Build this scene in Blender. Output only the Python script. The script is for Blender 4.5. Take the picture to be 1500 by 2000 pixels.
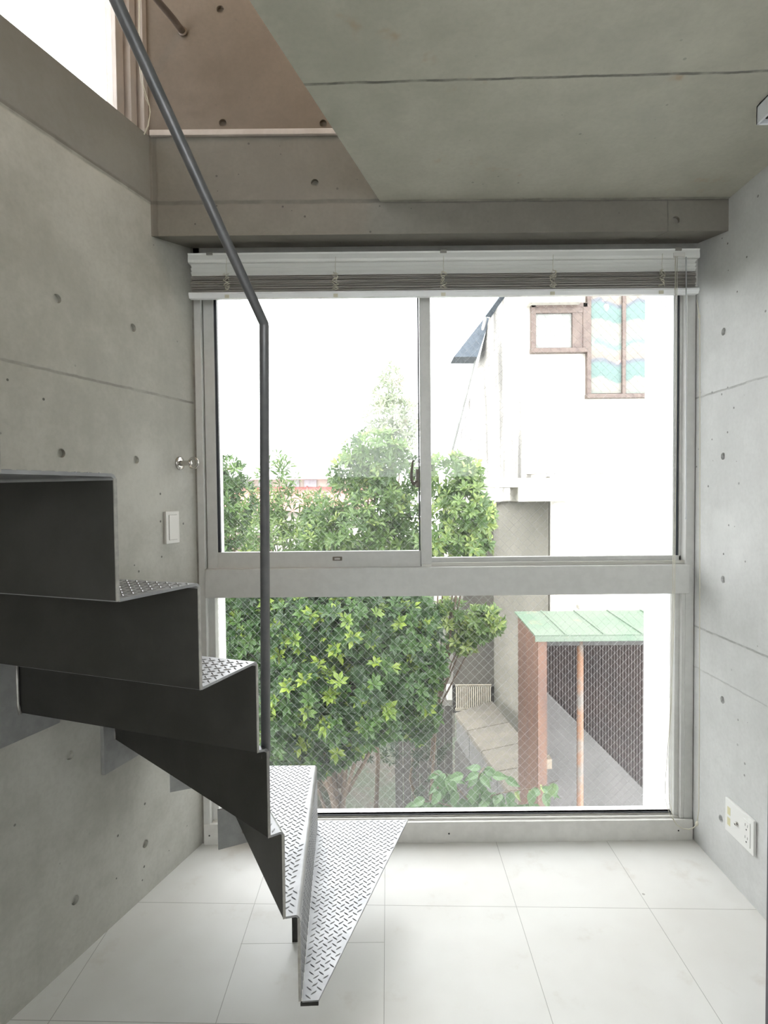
import bpy, bmesh, math, random
from math import radians, sin, cos, pi, sqrt, atan2
from mathutils import Vector as V, Matrix

for o in list(bpy.data.objects): bpy.data.objects.remove(o)
sc = bpy.context.scene
COL = sc.collection
random.seed(11)

# ------------------------------------------------------------------ camera
F = 1125.0; EYE = V((0, 0, 1.397)); PITCH = radians(1.757); ROLL = radians(0.55)
fwd = V((0, cos(PITCH), -sin(PITCH))); rt = V((1, 0, 0)); up = rt.cross(fwd)
CR = cos(ROLL)*rt - sin(ROLL)*up; CU = sin(ROLL)*rt + cos(ROLL)*up
cd = bpy.data.cameras.new('camera'); cam = bpy.data.objects.new('camera', cd); COL.objects.link(cam)
cam.matrix_world = Matrix(((CR.x, CU.x, -fwd.x, EYE.x), (CR.y, CU.y, -fwd.y, EYE.y), (CR.z, CU.z, -fwd.z, EYE.z), (0, 0, 0, 1)))
cd.sensor_fit = 'HORIZONTAL'; cd.sensor_width = 36.0; cd.lens = 36.0*F/1500.0; cd.clip_start = 0.02; cd.clip_end = 300
sc.camera = cam

# ------------------------------------------------------------------ sky and exposure
w = bpy.data.worlds.new('sky'); sc.world = w; w.use_nodes = True
nt = w.node_tree; nt.nodes.clear()
wo = nt.nodes.new('ShaderNodeOutputWorld'); bg = nt.nodes.new('ShaderNodeBackground')
bg.inputs['Color'].default_value = (0.985, 0.962, 0.985, 1); bg.inputs['Strength'].default_value = 6.3
nt.links.new(bg.outputs[0], wo.inputs[0])
sc.view_settings.view_transform = 'Standard'; sc.view_settings.look = 'None'
sc.view_settings.gamma = 1.0; sc.view_settings.use_curve_mapping = False
sc.view_settings.exposure = 0.35

# ------------------------------------------------------------------ pixel -> place helpers
def ray(x, y): return CR*((x-750)/F) + CU*((1000-y)/F) + fwd
def onY(x, y, Y): d = ray(x, y); return EYE + d*(Y/d.y)
def onZ(x, y, Z): d = ray(x, y); return EYE + d*((Z-EYE.z)/d.z)
LW_A, LW_B, LW_Y = -0.735, 0.3476, 2.3            # left wall line X = A + B (Y - LW_Y)
def lwx(Y): return LW_A + LW_B*(Y-LW_Y)
LU = V((LW_B, 1, 0)).normalized(); LN = V((LU.y, -LU.x, 0))   # along wall (away), into the room
def onL(x, y, out=0.0):
    d = ray(x, y); a = LW_A - LW_B*LW_Y + out*sqrt(1+LW_B**2)
    t = (a - EYE.x + LW_B*EYE.y)/(d.x - LW_B*d.y); return EYE + d*t
RX = 1.23
def onR(x, y, X=RX): d = ray(x, y); return EYE + d*(X/d.x)

# ------------------------------------------------------------------ mesh builder
class MB:
    def __init__(s): s.v = []; s.f = []; s.sm = []
    def add(s, vs, fs, smooth=False):
        n = len(s.v); s.v += [V(p) for p in vs]
        for f in fs: s.f.append([n+i for i in f]); s.sm.append(smooth)
        return s
    def box(s, x0, x1, y0, y1, z0, z1):
        vs = [(x, y, z) for z in (z0, z1) for y in (y0, y1) for x in (x0, x1)]
        return s.add(vs, [(0,2,3,1),(4,5,7,6),(0,1,5,4),(2,6,7,3),(0,4,6,2),(1,3,7,5)])
    def obox(s, o, a, b, c, la, lb, lc):
        """box from corner o along unit vectors a, b, c"""
        o = V(o); a = V(a)*la; b = V(b)*lb; c = V(c)*lc
        vs = [o + a*i + b*j + c*k for k in (0,1) for j in (0,1) for i in (0,1)]
        return s.add(vs, [(0,2,3,1),(4,5,7,6),(0,1,5,4),(2,6,7,3),(0,4,6,2),(1,3,7,5)])
    def prism(s, poly, d):
        """poly: 3-D points, extruded by vector d"""
        n = len(poly); d = V(d); p = [V(q) for q in poly]
        return s.add(p + [q+d for q in p], [list(range(n))[::-1], [n+i for i in range(n)]] + [(i, (i+1)%n, n+(i+1)%n, n+i) for i in range(n)])
    def loft(s, rings, closed=True, caps=True, smooth=True):
        n = len(rings[0]); vs = [p for r in rings for p in r]; fs = []
        for k in range(len(rings)-1):
            for i in range(n if closed else n-1):
                j = (i+1) % n; fs.append((k*n+i, k*n+j, (k+1)*n+j, (k+1)*n+i))
        if caps and closed: fs.append(list(range(n))[::-1]); fs.append([(len(rings)-1)*n+i for i in range(n)])
        return s.add(vs, fs, smooth)
    def tube(s, path, r, seg=8, caps=True):
        path = [V(p) for p in path]; rings = []
        t0 = (path[1]-path[0]).normalized()
        a = t0.orthogonal().normalized()
        for i, p in enumerate(path):
            if i == 0: t = t0
            elif i == len(path)-1: t = (path[i]-path[i-1]).normalized()
            else: t = ((path[i]-path[i-1]).normalized() + (path[i+1]-path[i]).normalized()).normalized()
            a = (a - t*a.dot(t)).normalized(); b = t.cross(a)
            rr = r[i] if isinstance(r, (list, tuple)) else r
            rings.append([p + (a*cos(2*pi*k/seg) + b*sin(2*pi*k/seg))*rr for k in range(seg)])
        return s.loft(rings, True, caps)
    def lathe(s, o, axis, prof, seg=24):
        o = V(o); ax = V(axis).normalized(); a = ax.orthogonal().normalized(); b = ax.cross(a)
        return s.loft([[o + ax*h + (a*cos(2*pi*k/seg)+b*sin(2*pi*k/seg))*r for k in range(seg)] for h, r in prof])

def setp(o, label=None, cat=None, group=None, kind=None):
    if label: o['label'] = label
    if cat: o['category'] = cat
    if group: o['group'] = group
    if kind: o['kind'] = kind
    return o
def base_of(o):
    p = V((0,0,0))
    while o is not None: p = p + o.location; o = o.parent
    return p
def build(name, mb, mat, parent=None, bevel=0.0, origin=None, seg=2):
    off = base_of(parent) if parent else V((0,0,0))
    loc = V(origin) if origin is not None else V((0,0,0))
    me = bpy.data.meshes.new(name)
    me.from_pydata([tuple(p - off - loc) for p in mb.v], [], mb.f)
    me.polygons.foreach_set('use_smooth', mb.sm); me.update()
    bm = bmesh.new(); bm.from_mesh(me); bmesh.ops.recalc_face_normals(bm, faces=bm.faces); bm.to_mesh(me); bm.free()
    o = bpy.data.objects.new(name, me); COL.objects.link(o); o.location = loc
    if parent: o.parent = parent
    if mat: me.materials.append(mat)
    if bevel:
        m = o.modifiers.new('bevel', 'BEVEL'); m.width = bevel; m.segments = seg; m.limit_method = 'ANGLE'; m.angle_limit = radians(40)
    return o
def empty(name, loc, label=None, cat=None, group=None, kind=None):
    o = bpy.data.objects.new(name, None); COL.objects.link(o); o.location = loc; o.empty_display_size = 0.1
    return setp(o, label, cat, group, kind)
def centre(mb):
    xs = [p.x for p in mb.v]; ys = [p.y for p in mb.v]; zs = [p.z for p in mb.v]
    return V(((min(xs)+max(xs))/2, (min(ys)+max(ys))/2, min(zs)))

# ------------------------------------------------------------------ materials
def mat(name, col=(.5,.5,.5), rough=.5, metal=0.0, spec=.5, coat=0.0):
    m = bpy.data.materials.new(name); m.use_nodes = True
    b = m.node_tree.nodes['Principled BSDF']
    b.inputs['Base Color'].default_value = (*col, 1); b.inputs['Roughness'].default_value = rough
    b.inputs['Metallic'].default_value = metal; b.inputs['Specular IOR Level'].default_value = spec
    b.inputs['Coat Weight'].default_value = coat
    return m
class NT:
    def __init__(s, m): s.t = m.node_tree; s.b = s.t.nodes['Principled BSDF']
    def n(s, typ, **kw):
        nd = s.t.nodes.new(typ)
        for k, v in kw.items(): setattr(nd, k, v)
        return nd
    def l(s, a, b): s.t.links.new(a, b)
    def setv(s, inp, v):
        if isinstance(v, (int, float)): inp.default_value = v
        elif isinstance(v, tuple): inp.default_value = v
        else: s.l(v, inp)
    def math(s, op, a, b=0.0, clamp=False):
        nd = s.n('ShaderNodeMath', operation=op, use_clamp=clamp); s.setv(nd.inputs[0], a); s.setv(nd.inputs[1], b); return nd.outputs[0]
    def noise(s, vec, scale, detail=4, rough=.55, out='Fac'):
        nd = s.n('ShaderNodeTexNoise'); s.l(vec, nd.inputs['Vector']); nd.inputs['Scale'].default_value = scale
        nd.inputs['Detail'].default_value = detail; nd.inputs['Roughness'].default_value = rough; return nd.outputs[out]
    def ss(s, v, lo, hi, a=0.0, b=1.0):
        nd = s.n('ShaderNodeMapRange', interpolation_type='SMOOTHSTEP'); s.setv(nd.inputs[0], v)
        nd.inputs[1].default_value = lo; nd.inputs[2].default_value = hi; nd.inputs[3].default_value = a; nd.inputs[4].default_value = b
        return nd.outputs[0]
    def mix(s, f, a, b, typ='MIX'):
        nd = s.n('ShaderNodeMix', data_type='RGBA', blend_type=typ); s.setv(nd.inputs[0], f)
        s.setv(nd.inputs[6], (*a, 1) if isinstance(a, tuple) and len(a) == 3 else a)
        s.setv(nd.inputs[7], (*b, 1) if isinstance(b, tuple) and len(b) == 3 else b); return nd.outputs[2]
    def coord(s, scale=None, which='Object'):
        tc = s.n('ShaderNodeTexCoord'); v = tc.outputs[which]
        if scale:
            mp = s.n('ShaderNodeMapping'); mp.inputs['Scale'].default_value = scale; s.l(v, mp.inputs['Vector']); v = mp.outputs[0]
        return v
    def bump(s, h, strength=.3, dist=.002, normal=None):
        nd = s.n('ShaderNodeBump'); nd.inputs['Strength'].default_value = strength; nd.inputs['Distance'].default_value = dist
        s.l(h, nd.inputs['Height'])
        if normal is not None: s.l(normal, nd.inputs['Normal'])
        s.l(nd.outputs[0], s.b.inputs['Normal']); return nd.outputs[0]

def concrete(name, lines=(), c1=(.40,.395,.355), c2=(.50,.495,.455), rough=.72, stain=0.0, streak=.5, pits=1.0, pour=None):
    m = mat(name, c1, rough); g = NT(m); p = g.coord()
    big = g.noise(p, 1.6, 5, .6); mid = g.noise(p, 7, 6, .65); fine = g.noise(p, 70, 4, .6)
    f = g.math('ADD', g.math('MULTIPLY', big, .55), g.math('MULTIPLY', mid, .45))
    col = g.mix(g.ss(f, .36, .64), c1, c2)
    st = g.noise(g.coord((3.5, 3.5, .35)), 2.2, 5, .6)
    col = g.mix(g.math('MULTIPLY', g.ss(st, .5, .75), streak*.5), col, tuple(x*.80 for x in c1))
    col = g.mix(g.math('MULTIPLY', g.ss(fine, .35, .75), .22), col, tuple(x*.80 for x in c1))
    bl = g.noise(p, 3.1, 3, .5)
    col = g.mix(g.math('MULTIPLY', g.ss(bl, .60, .74), .35), col, tuple(min(1, x*1.18) for x in c2))
    if stain:
        so = g.noise(p, 4.2, 4, .7); col = g.mix(g.math('MULTIPLY', g.ss(so, .63, .76), stain), col, (.40, .27, .16))
    # bug holes
    vo = g.n('ShaderNodeTexVoronoi'); vo.inputs['Scale'].default_value = 26; g.l(p, vo.inputs['Vector'])
    sep = g.n('ShaderNodeSeparateColor'); g.l(vo.outputs['Color'], sep.inputs[0])
    rad = g.ss(sep.outputs[0], .58, 1.0, 0.0, .115)
    near = g.math('LESS_THAN', vo.outputs['Distance'], rad)
    patch = g.ss(g.noise(p, 1.9, 2, .5), .42, .60)
    pit = g.math('MULTIPLY', g.math('MULTIPLY', near, patch), pits)
    col = g.mix(g.math('MULTIPLY', pit, .85), col, (.07, .068, .06))
    h = g.math('SUBTRACT', g.math('MULTIPLY', fine, .25), g.math('MULTIPLY', pit, 1.2))
    wob = g.math('MULTIPLY', g.math('SUBTRACT', g.noise(p, 9, 4, .7), .5), .010)
    sx = g.n('ShaderNodeSeparateXYZ'); g.l(p, sx.inputs[0])
    for (ax, off, hw, amt) in lines:
        d = None
        for i in range(3):
            if ax[i]:
                t = g.math('MULTIPLY', sx.outputs[i], float(ax[i])); d = t if d is None else g.math('ADD', d, t)
        d = g.math('ABSOLUTE', g.math('ADD', g.math('SUBTRACT', d, off), wob))
        mk = g.ss(d, hw*.35, hw, 1.0, 0.0)
        amt_n = g.math('MULTIPLY', mk, g.ss(g.noise(p, 14, 3, .6), .30, .62, amt*.35, amt))
        col = g.mix(amt_n, col, (.12, .115, .10)); h = g.math('SUBTRACT', h, mk)
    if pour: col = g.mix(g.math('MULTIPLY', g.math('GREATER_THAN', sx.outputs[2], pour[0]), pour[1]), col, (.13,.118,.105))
    g.l(col, g.b.inputs['Base Color'])
    g.l(g.ss(mid, .3, .7, rough-.1, rough+.1), g.b.inputs['Roughness'])
    g.bump(h, .45, .0025)
    return m

def noisy(name, c1, c2, scale=20, rough=.5, metal=0.0, bump=0.0, bscale=None, lo=.35, hi=.65, coat=0, sc3=None):
    m = mat(name, c1, rough, metal, coat=coat); g = NT(m); p = g.coord(sc3)
    n = g.noise(p, scale, 5, .6); g.l(g.mix(g.ss(n, lo, hi), c1, c2), g.b.inputs['Base Color'])
    if bump: g.bump(g.noise(p, bscale or scale*2, 4, .6), bump, .002)
    return m

J = []
M = {}
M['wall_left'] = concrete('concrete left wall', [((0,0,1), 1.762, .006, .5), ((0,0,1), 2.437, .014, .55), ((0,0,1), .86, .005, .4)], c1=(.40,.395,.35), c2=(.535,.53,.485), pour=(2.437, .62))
M['wall_right'] = concrete('concrete right wall', [((0,0,1), 1.762, .005, .5), ((0,0,1), .862, .005, .55), ((0,0,1), .70, .004, .25)], c1=(.57,.575,.565), c2=(.67,.675,.665), streak=.35)
M['ceiling'] = concrete('concrete ceiling', [((.0262,1,0), 1.477, .006, .9), ((0,1,0), 2.064, .012, .5)], c1=(.41,.40,.335), c2=(.52,.505,.43), rough=.5, stain=.8, streak=0, pits=.5)
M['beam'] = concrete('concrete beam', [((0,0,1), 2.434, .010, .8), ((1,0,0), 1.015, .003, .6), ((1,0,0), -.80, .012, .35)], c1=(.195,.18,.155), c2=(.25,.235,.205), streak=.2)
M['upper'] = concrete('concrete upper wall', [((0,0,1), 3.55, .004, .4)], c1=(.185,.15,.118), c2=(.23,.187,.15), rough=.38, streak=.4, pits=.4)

def floor_mat():
    m = mat('vinyl floor tiles', (.8,.8,.78), .42); g = NT(m); p = g.coord()
    big = g.noise(p, 1.3, 4, .6); mid = g.noise(p, 6, 5, .65)
    col = g.mix(g.ss(big, .35, .68), (.87,.87,.845), (.79,.775,.74))
    col = g.mix(g.math('MULTIPLY', g.ss(mid, .56, .74), .30), col, (.60,.54,.46))
    sp = g.n('ShaderNodeTexVoronoi'); sp.inputs['Scale'].default_value = 9; g.l(p, sp.inputs['Vector'])
    s2 = g.n('ShaderNodeSeparateColor'); g.l(sp.outputs['Color'], s2.inputs[0])
    dot = g.math('LESS_THAN', sp.outputs['Distance'], g.ss(s2.outputs[0], .84, 1, 0, .05))
    col = g.mix(g.math('MULTIPLY', dot, .6), col, (.25,.23,.20))
    sx = g.n('ShaderNodeSeparateXYZ'); g.l(p, sx.inputs[0]); X, Y = sx.outputs[0], sx.outputs[1]
    hw = .0013; mk = None
    def u(a, b): return b if a is None else g.math('MAXIMUM', a, b)
    xr = g.math('SUBTRACT', X, g.math('MULTIPLY', Y, .006))
    for o in (-1.35, -.915, -.468, -.022, .423, .866): mk = u(mk, g.ss(g.math('ABSOLUTE', g.math('SUBTRACT', xr, o)), hw*.4, hw, 1, 0))
    yr = g.math('ADD', Y, g.math('MULTIPLY', X, .030))
    for o in (.135, .58, 1.025, 1.470, 1.917): mk = u(mk, g.ss(g.math('ABSOLUTE', g.math('SUBTRACT', yr, o)), hw*.4, hw*1.1, 1, 0))
    seg = g.math('MULTIPLY', g.ss(g.math('ABSOLUTE', g.math('SUBTRACT', Y, 1.755)), hw*.4, hw, 1, 0), g.math('MULTIPLY', g.math('GREATER_THAN', X, -.46), g.math('LESS_THAN', X, -.012)))
    mk = u(mk, seg)
    col = g.mix(g.math('MULTIPLY', mk, .62), col, (.25,.235,.21))
    g.l(col, g.b.inputs['Base Color']); g.l(g.ss(mid, .3, .7, .34, .55), g.b.inputs['Roughness'])
    g.bump(g.math('SUBTRACT', g.math('MULTIPLY', big, .6), mk), .25, .0015)
    return m
M['floor'] = floor_mat()

M['alu'] = noisy('anodised aluminium', (.62,.62,.60), (.66,.66,.64), 30, .42, .05)
M['alu_dark'] = mat('dark rubber gasket', (.035,.04,.05), .5)
M['steel'] = noisy('shade-dark steel', (.026,.026,.023), (.035,.034,.031), 9, .5, .2, .1, 60)  # riser backs carry their shade in this darkened colour
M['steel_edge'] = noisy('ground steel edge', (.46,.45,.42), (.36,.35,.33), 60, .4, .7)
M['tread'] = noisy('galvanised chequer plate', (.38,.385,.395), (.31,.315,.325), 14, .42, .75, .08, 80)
M['rail'] = noisy('painted steel tube', (.13,.135,.14), (.16,.16,.165), 25, .36, .4)
M['plate'] = noisy('galvanised plate', (.32,.325,.32), (.37,.375,.37), 25, .5, .4)
M['plastic'] = mat('white plastic', (.72,.71,.67), .35)
M['plastic_w'] = mat('bright white plastic', (.84,.84,.82), .28)
M['blank'] = mat('cream blank insert', (.70,.66,.42), .4)
M['black'] = mat('black slot', (.02,.02,.02), .6)
M['slat'] = mat('enamelled slat', (.82,.83,.80), .35)
M['slat_shaded'] = noisy('shaded slat stack', (.46,.44,.41), (.66,.62,.58), 3, .4, sc3=(1, 1, 200))  # darker copy for the packed slats, shade between them in the colour
M['cord'] = mat('cream cord', (.66,.63,.52), .7)
M['clear'] = mat('clear plastic wand', (.80,.82,.85), .1); M['clear'].node_tree.nodes['Principled BSDF'].inputs['Transmission Weight'].default_value = .35
M['chrome'] = mat('worn chrome', (.62,.60,.57), .18, 1.0)
M['whitepaint'] = noisy('white render', (.86,.87,.88), (.80,.81,.82), 5, .7)
M['sill'] = noisy('white painted sill', (.85,.85,.84), (.74,.74,.74), 3, .55)
M['rooffix'] = mat('white enamel', (.80,.82,.86), .3)

def glass(name, dust=.05, low=0.0, zlo=0, zhi=1):
    m = bpy.data.materials.new(name); m.use_nodes = True; t = m.node_tree; t.nodes.clear()
    o = t.nodes.new('ShaderNodeOutputMaterial'); tr = t.nodes.new('ShaderNodeBsdfTransparent'); tr.inputs[0].default_value = (.955,.975,.965,1)
    gl = t.nodes.new('ShaderNodeBsdfGlossy'); gl.inputs['Roughness'].default_value = .02
    fr = t.nodes.new('ShaderNodeFresnel'); fr.inputs[0].default_value = 1.45
    ml = t.nodes.new('ShaderNodeMath'); ml.operation = 'MULTIPLY'; ml.inputs[1].default_value = .6; t.links.new(fr.outputs[0], ml.inputs[0])
    m1 = t.nodes.new('ShaderNodeMixShader'); t.links.new(ml.outputs[0], m1.inputs[0]); t.links.new(tr.outputs[0], m1.inputs[1]); t.links.new(gl.outputs[0], m1.inputs[2])
    df = t.nodes.new('ShaderNodeBsdfTranslucent'); df.inputs[0].default_value = (.9,.92,.95,1)
    tc = t.nodes.new('ShaderNodeTexCoord'); ns = t.nodes.new('ShaderNodeTexNoise'); ns.inputs['Scale'].default_value = 2.3; ns.inputs['Detail'].default_value = 5
    t.links.new(tc.outputs['Object'], ns.inputs['Vector'])
    mr = t.nodes.new('ShaderNodeMapRange'); mr.inputs[1].default_value = .3; mr.inputs[2].default_value = .7; mr.inputs[3].default_value = dust*.75; mr.inputs[4].default_value = dust*1.25
    t.links.new(ns.outputs['Fac'], mr.inputs[0]); fac = mr.outputs[0]
    if low:
        sx = t.nodes.new('ShaderNodeSeparateXYZ'); t.links.new(tc.outputs['Object'], sx.inputs[0])
        m2 = t.nodes.new('ShaderNodeMapRange'); m2.inputs[1].default_value = zhi; m2.inputs[2].default_value = zlo; m2.inputs[3].default_value = 0; m2.inputs[4].default_value = low
        t.links.new(sx.outputs[2], m2.inputs[0]); ad = t.nodes.new('ShaderNodeMath'); ad.operation = 'ADD'; t.links.new(fac, ad.inputs[0]); t.links.new(m2.outputs[0], ad.inputs[1]); fac = ad.outputs[0]
    ms = t.nodes.new('ShaderNodeMixShader'); t.links.new(fac, ms.inputs[0]); t.links.new(m1.outputs[0], ms.inputs[1]); t.links.new(df.outputs[0], ms.inputs[2])
    t.links.new(ms.outputs[0], o.inputs[0]); return m
M['glass_low'] = glass('dusty wired glass', .006, .022, .05, .5)
M['glass_up'] = glass('clear window glass', .012)
M['glass_r'] = glass('wired glass', .008)
M['wire'] = mat('glass mesh wire', (.55,.56,.56), .4, .6)

# ================================================================== ROOM
def carve(o, cutter_mb):
    """sink round form-tie recesses into a wall face"""
    c = build('recess_cutter', cutter_mb, None)
    md = o.modifiers.new('b', 'BOOLEAN'); md.operation = 'DIFFERENCE'; md.solver = 'EXACT'; md.object = c
    dg = bpy.context.evaluated_depsgraph_get(); dg.update()
    me = bpy.data.meshes.new_from_object(o.evaluated_get(dg)); o.modifiers.clear(); o.data = me
    bpy.data.objects.remove(c)
def holes(pts, n, r=.0135, depth=.011):
    mb = MB(); n = V(n).normalized()
    for p in pts: mb.lathe(V(p)-n*depth, n, [(0, r*.96), (depth+.01, r)], 24)
    mb.sm = [False]*len(mb.sm)
    return mb

TOP = 4.75; BACK = -1.7; YF = 2.07; YW = 2.27
# floor
mb = MB().box(-2.6, 1.42, BACK-.2, 2.345, -.12, 0)
fl = setp(build('floor', mb, M['floor']), kind='structure')
# left wall below the stair window, with the opening above it
def lw_prism(y0, y1, z0, z1, t=.18):
    a = V((lwx(y0), y0, z0)); b = V((lwx(y1), y1, z0)); return [a, b, b-LN*t, a-LN*t], (0, 0, z1-z0)
mb = MB()
WB0, WB1 = -1.60, -.35
mb.prism(*lw_prism(WB1, 2.40, 0, 2.667))
LWL = build('wall_left', mb, M['wall_left'])
hp = [onL(*q) for q in ((112,583),(260,640),(120,885),(266,898),(137,1475),(284,1648),(147,1758))]
carve(LWL, holes(hp, LN)); setp(LWL, kind='structure')
mb = MB(); mb.prism(*lw_prism(BACK-.1, WB0, 0, 2.667)); mb.prism(*lw_prism(WB0, WB1, 0, .2)); mb.prism(*lw_prism(WB0, WB1, 2.35, 2.667)); setp(build('wall_left_rear', mb, M['wall_left']), kind='structure')
mb = MB(); mb.prism(*lw_prism(BACK-.1, -.8, 2.667, TOP)); mb.prism(*lw_prism(-.8, 2.075, 4.35, TOP)); mb.prism(*lw_prism(2.075, 2.30, 2.667, TOP))
setp(build('wall_upper_left', mb, M['upper']), kind='structure')
# right wall
mb = MB().box(RX, RX+.2, BACK-.1, 2.60, 0, TOP)
RW = build('wall_right', mb, M['wall_right'])
hp = [onR(*q) for q in ((1413,648),(1412,891),(1412,1132),(1411,1367),(1408,1599))]
hp += [V((RX, p.y-.60, p.z)) for p in hp]
carve(RW, holes(hp, (-1,0,0))); setp(RW, kind='structure')
# back wall, roof over the upper storey
bw = MB().box(-2.6, -.6, BACK-.2, BACK, 0, TOP); bw.box(1.1, 1.6, BACK-.2, BACK, 0, TOP); bw.box(-.6, 1.1, BACK-.2, BACK, 0, 1.55); bw.box(-.6, 1.1, BACK-.2, BACK, 2.40, TOP)
setp(build('wall_back', bw, M['wall_right']), kind='structure')
setp(build('ceiling_upper', MB().box(-2.6, 1.6, BACK-.2, 2.62, TOP, TOP+.2), M['ceiling']), kind='structure')
# concrete slab overhead with the slanting stairwell edge
ex = lambda Y: -.271 + .3217*(Y-1.233)
poly = [(ex(YF), YF), (RX, YF), (RX, BACK), (lwx(BACK), BACK), (lwx(-.70), -.70), (ex(-.70), -.70)]
SL = build('ceiling', MB().prism([(x, y, 2.43) for x, y in poly], (0, 0, .19)), M['ceiling']); setp(SL, kind='structure')
# front beam above the window and upper front wall (one pour)
beam_z = onY(866, 456, YF).z
prof = [(YF, beam_z), (2.275, 2.362), (2.62, 2.362), (2.62, 2.668), (YF, 2.668)]
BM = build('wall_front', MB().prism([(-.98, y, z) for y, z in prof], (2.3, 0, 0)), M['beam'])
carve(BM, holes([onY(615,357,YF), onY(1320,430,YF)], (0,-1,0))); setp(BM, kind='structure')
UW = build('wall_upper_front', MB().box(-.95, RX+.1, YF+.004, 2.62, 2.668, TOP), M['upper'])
carve(UW, holes([onY(435,240,YF+.004), onY(631,241,YF+.004), onY(430,18,YF+.004), onY(631,18,YF+.004)], (0,-1,0))); setp(UW, kind='structure')
mb = MB().box(lwx(YF)+.005, RX, YF-.012, YF+.02, 2.662, 2.682)
setp(build('trim_1', mb, noisy('pale ledge strip', (.60,.54,.50), (.52,.46,.42), 12, .6), bevel=.002), kind='structure')
# exterior reveal: side cheeks, head and sill of the window opening
YO = 2.60
RVX = onY(1313, 1100, 2.345).x; LVX = onY(427, 1300, 2.345).x
setp(build('wall_reveal_right', MB().box(RVX, RX+.02, 2.345, YO, -.3, 2.37), M['whitepaint']), kind='structure')
setp(build('wall_reveal_left', MB().box(-.95, LVX, 2.345, 2.46, -.3, 2.37), M['whitepaint']), kind='structure')
so = onY(866, 1577, YO).z; si = onY(866, 1604, 2.365).z
mb = MB().prism([(LVX-.02, 2.345, si), (LVX-.02, YO, so), (LVX-.02, YO, -.3), (LVX-.02, 2.345, -.3)], (RVX-LVX+.04, 0, 0))
setp(build('trim_sill', mb, M['sill'], bevel=.004), kind='structure')
# outside faces of our own building, below and around the opening
mb = MB().box(-2.6, 1.5, 2.45, YO-.01, -3.2, -.29); setp(build('wall_outside_front', mb, M['whitepaint']), kind='structure')

# ================================================================== WINDOW 1
def X(px, py, Y): return onY(px, py, Y).x
def Z(py, Y, px=866): return onY(px, py, Y).z
W1 = empty('window_1', (0.25, YW, 0), kind='structure')
zt = 2.362
yt1, yt2 = 1108, 1164          # transom
f = MB()
xl = X(384, 900, YW); xr = X(1366, 900, YW)
XL0 = lwx(YW)+.006
# left jamb: outer strip, proud strip, recessed track
f.box(xl, X(397, 900, YW), YW, 2.345, 0, zt)
f.box(X(397,900,YW)-.001, X(401.5,900,YW), YW+.035, 2.345, 0, zt)
# right jamb
f.box(X(1343,900,YW), xr, YW+.01, 2.345, 0, zt)
# top
f.box(xl, xr, YW, 2.345, Z(575,YW)+.02, zt)
build('frame', f, M['alu'], W1, .0015)
f = MB(); f.box(XL0-.03, xl-.0005, YW+.006, 2.345, 0, zt); f.box(xr+.0005, RX, YW+.006, 2.345, 0, zt)
build('caulk_strip', f, noisy('grey mortar fillet', (.33,.32,.29), (.24,.23,.21), 22, .8), W1)
# transom between sliding and fixed part
tr = MB().box(X(400,1140,YW-.012), X(1347,1140,YW-.012), YW-.012, 2.345, Z(1164,YW-.012), Z(1108,YW-.012))
build('transom', tr, M['alu'], W1, .002)
# bottom sill member with slots
s = MB()
zs = Z(1606, YW-.005); zb = 0.0
s.box(X(399,1630,YW), X(1352,1630,YW), YW-.005, 2.275, zb, zs)
s.box(X(399,1630,YW), X(1352,1630,YW), 2.275, 2.345, zb, zs-.008)
s.box(X(399,1630,YW), X(1352,1630,YW), 2.296, 2.303, zs-.008, zs-.001)
s.box(X(399,1630,YW), X(1352,1630,YW), 2.325, 2.345, zs-.008, zs+.002)
sl_ = build('sill_member', s, noisy('pale anodised sill', (.72,.71,.68), (.66,.65,.62), 20, .4, .0), W1, .0012)
g_ = MB()
for px, py in ((877,1628),(1325,1622),(409,1632)): g_.lathe(onY(px,py,YW-.0045), (0,-1,0), [(0,.003),(.0015,.003),(.002,.0015)], 10)
build('screw', g_, M['black'], sl_)
# lower jambs (stepped) and fixed pane
lo0, lo1 = zs-.002, Z(1164,YW-.012)+.005
j = MB()
j.box(X(397,1400,YW)-.01, X(409,1400,YW+.012), YW+.012, 2.345, lo0, lo1)
j.box(X(408,1400,YW+.03), X(424,1400,YW+.03), YW+.03, 2.36, lo0, lo1)
j.box(X(1330,1400,YW+.012), X(1345,1400,YW+.012)+.004, YW+.012, 2.345, lo0-.002, lo1)
j.box(X(1317,1400,YW+.03), X(1333,1400,YW+.03), YW+.03, 2.36, lo0, lo1)
build('jamb_cover', j, M['alu'], W1, .0015)
gx0, gx1 = X(423.5,1400,2.325), X(1318,1400,2.325)
GY = 2.335
k = MB(); k.box(gx0-.004, gx0+.003, 2.322, 2.34, lo0, lo1); k.box(gx1-.004, gx1+.004, 2.322, 2.34, lo0, lo1); k.box(gx0, gx1, 2.322, 2.34, lo0, lo0+.004)
build('gasket', k, M['alu_dark'], W1)
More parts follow.
